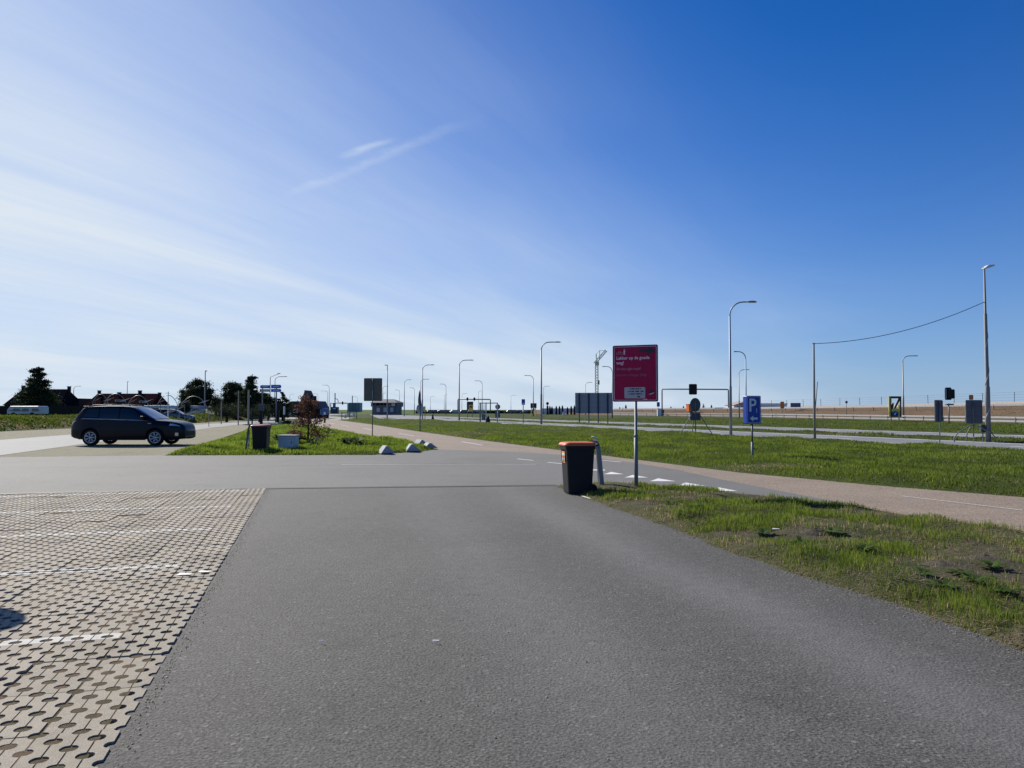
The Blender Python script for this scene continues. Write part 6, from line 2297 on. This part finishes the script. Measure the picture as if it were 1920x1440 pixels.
tree(71, 768, 128, 690, 80, 'tall tiered pine in front of the dark chimney house', 'pine', 1, .2, 5200)
tree(369, 768, 118, 707, 66, 'broad round dark tree behind the straight grey post', 'round', 2, .2, 6500)
tree(404, 768, 128, 735, 40, 'low bushy dark tree between the round tree and grey-blue house', 'round', 3, .2, 2600)
tree(439, 768, 120, 711, 52, 'dark ragged tree with open top behind the pale posts', 'round', 4, .2, 4200)
tree(472, 768, 115, 705, 76, 'dense dark pine beside the blue direction boards', 'pine', 5, .1, 5200)
tree(503, 768, 118, 738, 44, 'dark bushy tree hidden behind the blue direction boards', 'round', 6, .1, 4200)
tree(530, 768, 116, 736, 44, 'ragged wind-bent pine right of the blue direction boards', 'pine', 7, .1, 3000)
tree(347, 768, 112, 748, 30, 'small spreading bush at the foot of the round dark tree', 'round', 8, .2, 1500)
tree(1319, 768, 240, 757, 10, 'tiny dark conifer alone on the horizon bank', 'pine', 9, .8, 500)
# dark hedge mass in front of the trees
for k, (px, D_, yt, wp, lb) in enumerate(((425, 100, 755, 70, 'dark clipped hedge in front of the grey-blue house'), (487, 98, 756, 64, 'dark hedge below the dense pine'))):
    tree(px, 768, D_, yt, wp, lb, 'round', 20 + k, 0, 2600)

# ------------------------------------------------------------------ small brown tree on the island
p = G(577, 838)
r = np.random.default_rng(5)
bt = thing('small_tree', (p.x, p.y, .08), 0, 'small dying tree with rust-brown leaves on the grass island', 'tree')
m = p.y / FPX
Hb = 96 * m
tr = MB()
tr.tube([(0, 0, -.15), (.02, 0, Hb * .4), (-.02, 0, Hb * .75), (.01, 0, Hb * .97)], [.045, .036, .022, .008], 7)
cl = []
for k in range(44):
    f = .13 + .80 * r.random() ** 1.25
    b_ = 2 * math.pi * r.random()
    q = Hb * (.46 - .36 * f) * (.45 + .75 * r.random())
    e = (q * math.cos(b_), q * math.sin(b_), Hb * (f + .12 * r.random()))
    s0 = (0, 0, Hb * (f - .05))
    mid_ = (e[0] * .55, e[1] * .55, (s0[2] + e[2]) / 2 + .03)
    tr.tube([s0, mid_, e], [.014, .010, .004], 4)
    cl += [(e[0], e[1], e[2], .13), (mid_[0], mid_[1], mid_[2], .12), (e[0] * .8, e[1] * .8, e[2] - .03, .15)]
tr.build('trunk', m_bark, bt, True)
MB().tube([(-.75, -.05, .30), (-.4, -.03, .26), (.02, 0, .32)], .03, 6).build('stake_rail', dark_timber, bt)
MB().box(.04, .22, -.1, .1, -.05, .28).build('root_collar', dark_timber, bt)
cl = np.array(cl)
n = 3300
pk = r.integers(0, len(cl), n)
P_ = cl[pk, :3] + r.normal(size=(n, 3)) * cl[pk, 3:4] * .62
sz = (.025 + .03 * r.random(n))[:, None]
d1 = r.normal(size=(n, 3)); d1 /= np.linalg.norm(d1, axis=1)[:, None]
d2 = np.cross(d1, r.normal(size=(n, 3))); d2 /= np.linalg.norm(d2, axis=1)[:, None]
V = np.stack([P_ - d1 * sz, P_ + d2 * sz * .55, P_ + d1 * sz, P_ - d2 * sz * .55], 1).reshape(-1, 3)
cols = np.array([.13, .060, .038]) * (.5 + .9 * r.random(n))[:, None]
np_mesh('leaves', V, np.arange(4 * n).reshape(-1, 4), mat_leaf('dry_leaves', .35), bt, col=np.repeat(cols, 4, 0))
# low weeds in the island
wd = np.random.default_rng(9)


def rosette(name, loc, rad, nl, label, cat, group, cols, up=.5, wide=.34):
    mbv, mbf, cc = [], [], []
    for k in range(nl):
        b_ = 2 * math.pi * k / nl + wd.random() * .5
        L_ = rad * (.6 + .6 * wd.random())
        w_ = L_ * wide * .5
        dx, dy = math.cos(b_), math.sin(b_)
        e = up * (.3 + .9 * wd.random())
        i = len(mbv)
        for f, ww, zz_ in ((0, .15, 0), (.35, .8, e * .45), (.7, 1.0, e * .62), (1.0, .1, e * .45)):
            for sg in (-1, 1):
                mbv.append((dx * L_ * f - dy * w_ * ww * sg, dy * L_ * f + dx * w_ * ww * sg, L_ * zz_ + (.02 if sg > 0 else 0) * L_))
        for q in range(3):
            mbf.append((i + 2 * q, i + 2 * q + 1, i + 2 * q + 3, i + 2 * q + 2))
        c_ = np.array(cols) * (.7 + .6 * wd.random())
        cc += [c_] * 8
    o = np_mesh(name, np.array(mbv), np.array(mbf), m_blade, col=np.array(cc))
    o.location = loc
    tag(o, label, cat, group)
    return o


for k, (px, py) in enumerate(((520, 838), (603, 829), (615, 822), (660, 838), (672, 842), (648, 841), (590, 843))):
    q = G(px, py)
    d_ = sdist([tuple(v) for v in isl], np.array([q.x]), np.array([q.y]))
    rosette('weed', (q.x, q.y, float(ih(np.array([q.x]), np.array([q.y]), d_)[0])), .42, 16, 'dark leafy weed clump growing in the island grass', 'weed', 'weeds in the island grass', (.03, .055, .016), .9)

# ------------------------------------------------------------------ small things in the near verge: weeds, mole hills, straw, litter
def vz(x, y):
    return float(vh(np.array([x]), np.array([y]), sdist([tuple(v) for v in verge_poly], np.array([x]), np.array([y])))[0])


for k, (px, py, s_) in enumerate(((1770, 1118, .15), (1730, 1098, .13), (1830, 1110, .15), (1432, 1010, .15), (1300, 968, .14), (1620, 1050, .15), (1690, 1030, .15), (1560, 1010, .14), (1885, 1128, .13), (1255, 955, .12), (1860, 1080, .16), (1800, 1096, .13), (1500, 1038, .13))):
    q = G(px, py)
    rosette('weed', (q.x, q.y, vz(q.x, q.y) + .01), s_, 13, 'broad-leaved green weed growing in the verge beside the lot', 'weed', 'broad weeds in the near verge', (.075, .125, .025), .6, .40)
hill_m = mat_ground('mole_hill_soil', [(.05, .043, .036), (.09, .078, .062), (.15, .125, .095)], (2, 14, 60), 1.0, .02)
for k, (px, py, s_) in enumerate(((1385, 982, .20), (1530, 1008, .26), (1612, 1020, .22), (1850, 1066, .24), (1765, 1078, .18), (1352, 968, .15), (1430, 1006, .14))):
    q = G(px, py)
    mb = MB()
    R_, A_ = 7, 14
    for i in range(R_):
        for j in range(A_):
            f = i / (R_ - 1)
            a = 2 * math.pi * j / A_
            rr = s_ * f * (1 + .25 * math.sin(2 * a + k) + .12 * math.sin(5 * a))
            mb.v.append((rr * math.cos(a), rr * .8 * math.sin(a), s_ * .24 * (1 - f ** 1.5) * (.75 + .5 * vnoise([i * 1.7 + k], [j * 1.3], k)[0]) - .01))
    for i in range(R_ - 1):
        for j in range(A_):
            l = (j + 1) % A_
            mb.f.append((i * A_ + j, i * A_ + l, i * A_ + A_ + l, i * A_ + A_ + j))
    o = mb.build('mole_hill', hill_m, None, True)
    o.location = (q.x, q.y, vz(q.x, q.y))
    tag(o, 'low crumbly mole hill of dark soil in the near verge', 'mole hill', 'mole hills in the near verge')
# loose straw
rs = np.random.default_rng(21)
n = 5200
x = rs.uniform(1.0, 8.6, n * 4); y = rs.uniform(4.0, 14.5, n * 4)
d = sdist([tuple(v) for v in verge_poly], x, y)
pt = fbm(x * .75, y * .75, 3)
ok = (d > -.03) & ((rs.random(len(x)) < np.clip((pt - .46) * 5, 0.03, 1)) | ((d < .10) & (rs.random(len(x)) < .9)))
x, y, d = x[ok][:n], y[ok][:n], d[ok][:n]
z_ = np.maximum(vh(x, y, d), 0.002) + .006 + rs.random(len(x)) * .035 * np.clip(d / .3, 0, 1)
a = rs.random(len(x)) * 2 * math.pi
L_ = .03 + .09 * rs.random(len(x))
w_ = .0022 + .002 * rs.random(len(x))
dv = np.stack([np.cos(a) * L_, np.sin(a) * L_, rs.normal(0, .012, len(x))], 1)
sv = np.stack([-np.sin(a) * w_, np.cos(a) * w_, np.zeros(len(x))], 1)
P_ = np.stack([x, y, z_], 1)
V = np.stack([P_ - sv, P_ + sv, P_ + dv + sv, P_ + dv - sv], 1).reshape(-1, 3)
cols = np.array([.36, .29, .17]) * (.5 + .7 * rs.random(len(x)))[:, None]
o = np_mesh('straw', V, np.arange(4 * len(x)).reshape(-1, 4), m_blade, col=np.repeat(cols, 4, 0))
tag(o, 'dry straw and dead stalks strewn over the near verge', 'straw', kind='stuff')
# scraps of litter
for px, py, w_, lb in ((602, 1207, .020, 'tiny white scrap on the asphalt before the pavers'), (817, 1207, .026, 'white scrap of paper on the open asphalt'), (345, 1081, .07, 'white scrap on the pavers by a bay line end'), (383, 1076, .06, 'small white scrap on the paver edge'),
                       (1455, 935 + 75, .05, 'pale paper scrap in the verge grass')):
    q = G(px, py)
    o = MB().poly([(-w_, -.3 * w_, 0), (w_ * .8, -.4 * w_, .006), (w_, .35 * w_, .003), (-w_ * .7, .45 * w_, .009)]).build('litter_scrap', white_paint)
    o.location = (q.x, q.y, .02 if px < 1000 else .12)
    tag(o, lb, 'litter')

# grit and loose stones along the asphalt edges
rg = np.random.default_rng(33)
pts = []
vn = np.array([tuple(v) for v in verge_near[:9]])
for a_, b_ in zip(vn[:-1], vn[1:]):
    k = int(np.hypot(*(b_ - a_)) * 260)
    f = rg.random((k, 1))
    q = a_ + (b_ - a_) * f
    nrm = np.array([-(b_ - a_)[1], (b_ - a_)[0]]); nrm = nrm / np.hypot(*nrm)
    pts.append(q - nrm * (np.abs(rg.normal(0, .10, (k, 1))) - .03))
k = 1500
s_ = rg.uniform(1.5, S_FAR, k); t_ = T_EDGE + .02 + np.abs(rg.normal(0, .05, k))
pts.append(np.stack([E1.x * s_ + E2.x * t_, E1.y * s_ + E2.y * t_], 1))
k = 700
y_ = rg.uniform(2.5, 15, k); pts.append(np.stack([rg.uniform(-.12, .22, k) * y_, y_], 1))
P2 = np.concatenate(pts)
n = len(P2)
r_ = (.0025 + .0055 * rg.random(n) ** 2)[:, None]
base8 = np.array([[1, 0, 0], [0, 1, 0], [-1, 0, 0], [0, -1, 0], [0, 0, .8], [0, 0, -.4]])
V = (np.concatenate([P2, np.full((n, 1), .003)], 1)[:, None, :] + base8[None] * r_[:, :, None] * (.7 + .6 * rg.random((n, 6, 1)))).reshape(-1, 3)
F0 = np.array([[0, 1, 4], [1, 2, 4], [2, 3, 4], [3, 0, 4]])
F = (np.arange(n)[:, None, None] * 6 + F0[None]).reshape(-1, 3)
cols = np.array([.20, .18, .15]) * (.35 + 1.1 * rg.random(n))[:, None]
gm = mat_leaf('grit_stone', 0.0)
o = np_mesh('grit', V, F, gm, col=np.repeat(cols, 6, 0))
tag(o, 'loose grit and crumbs along the edges of the asphalt', 'grit', kind='stuff')
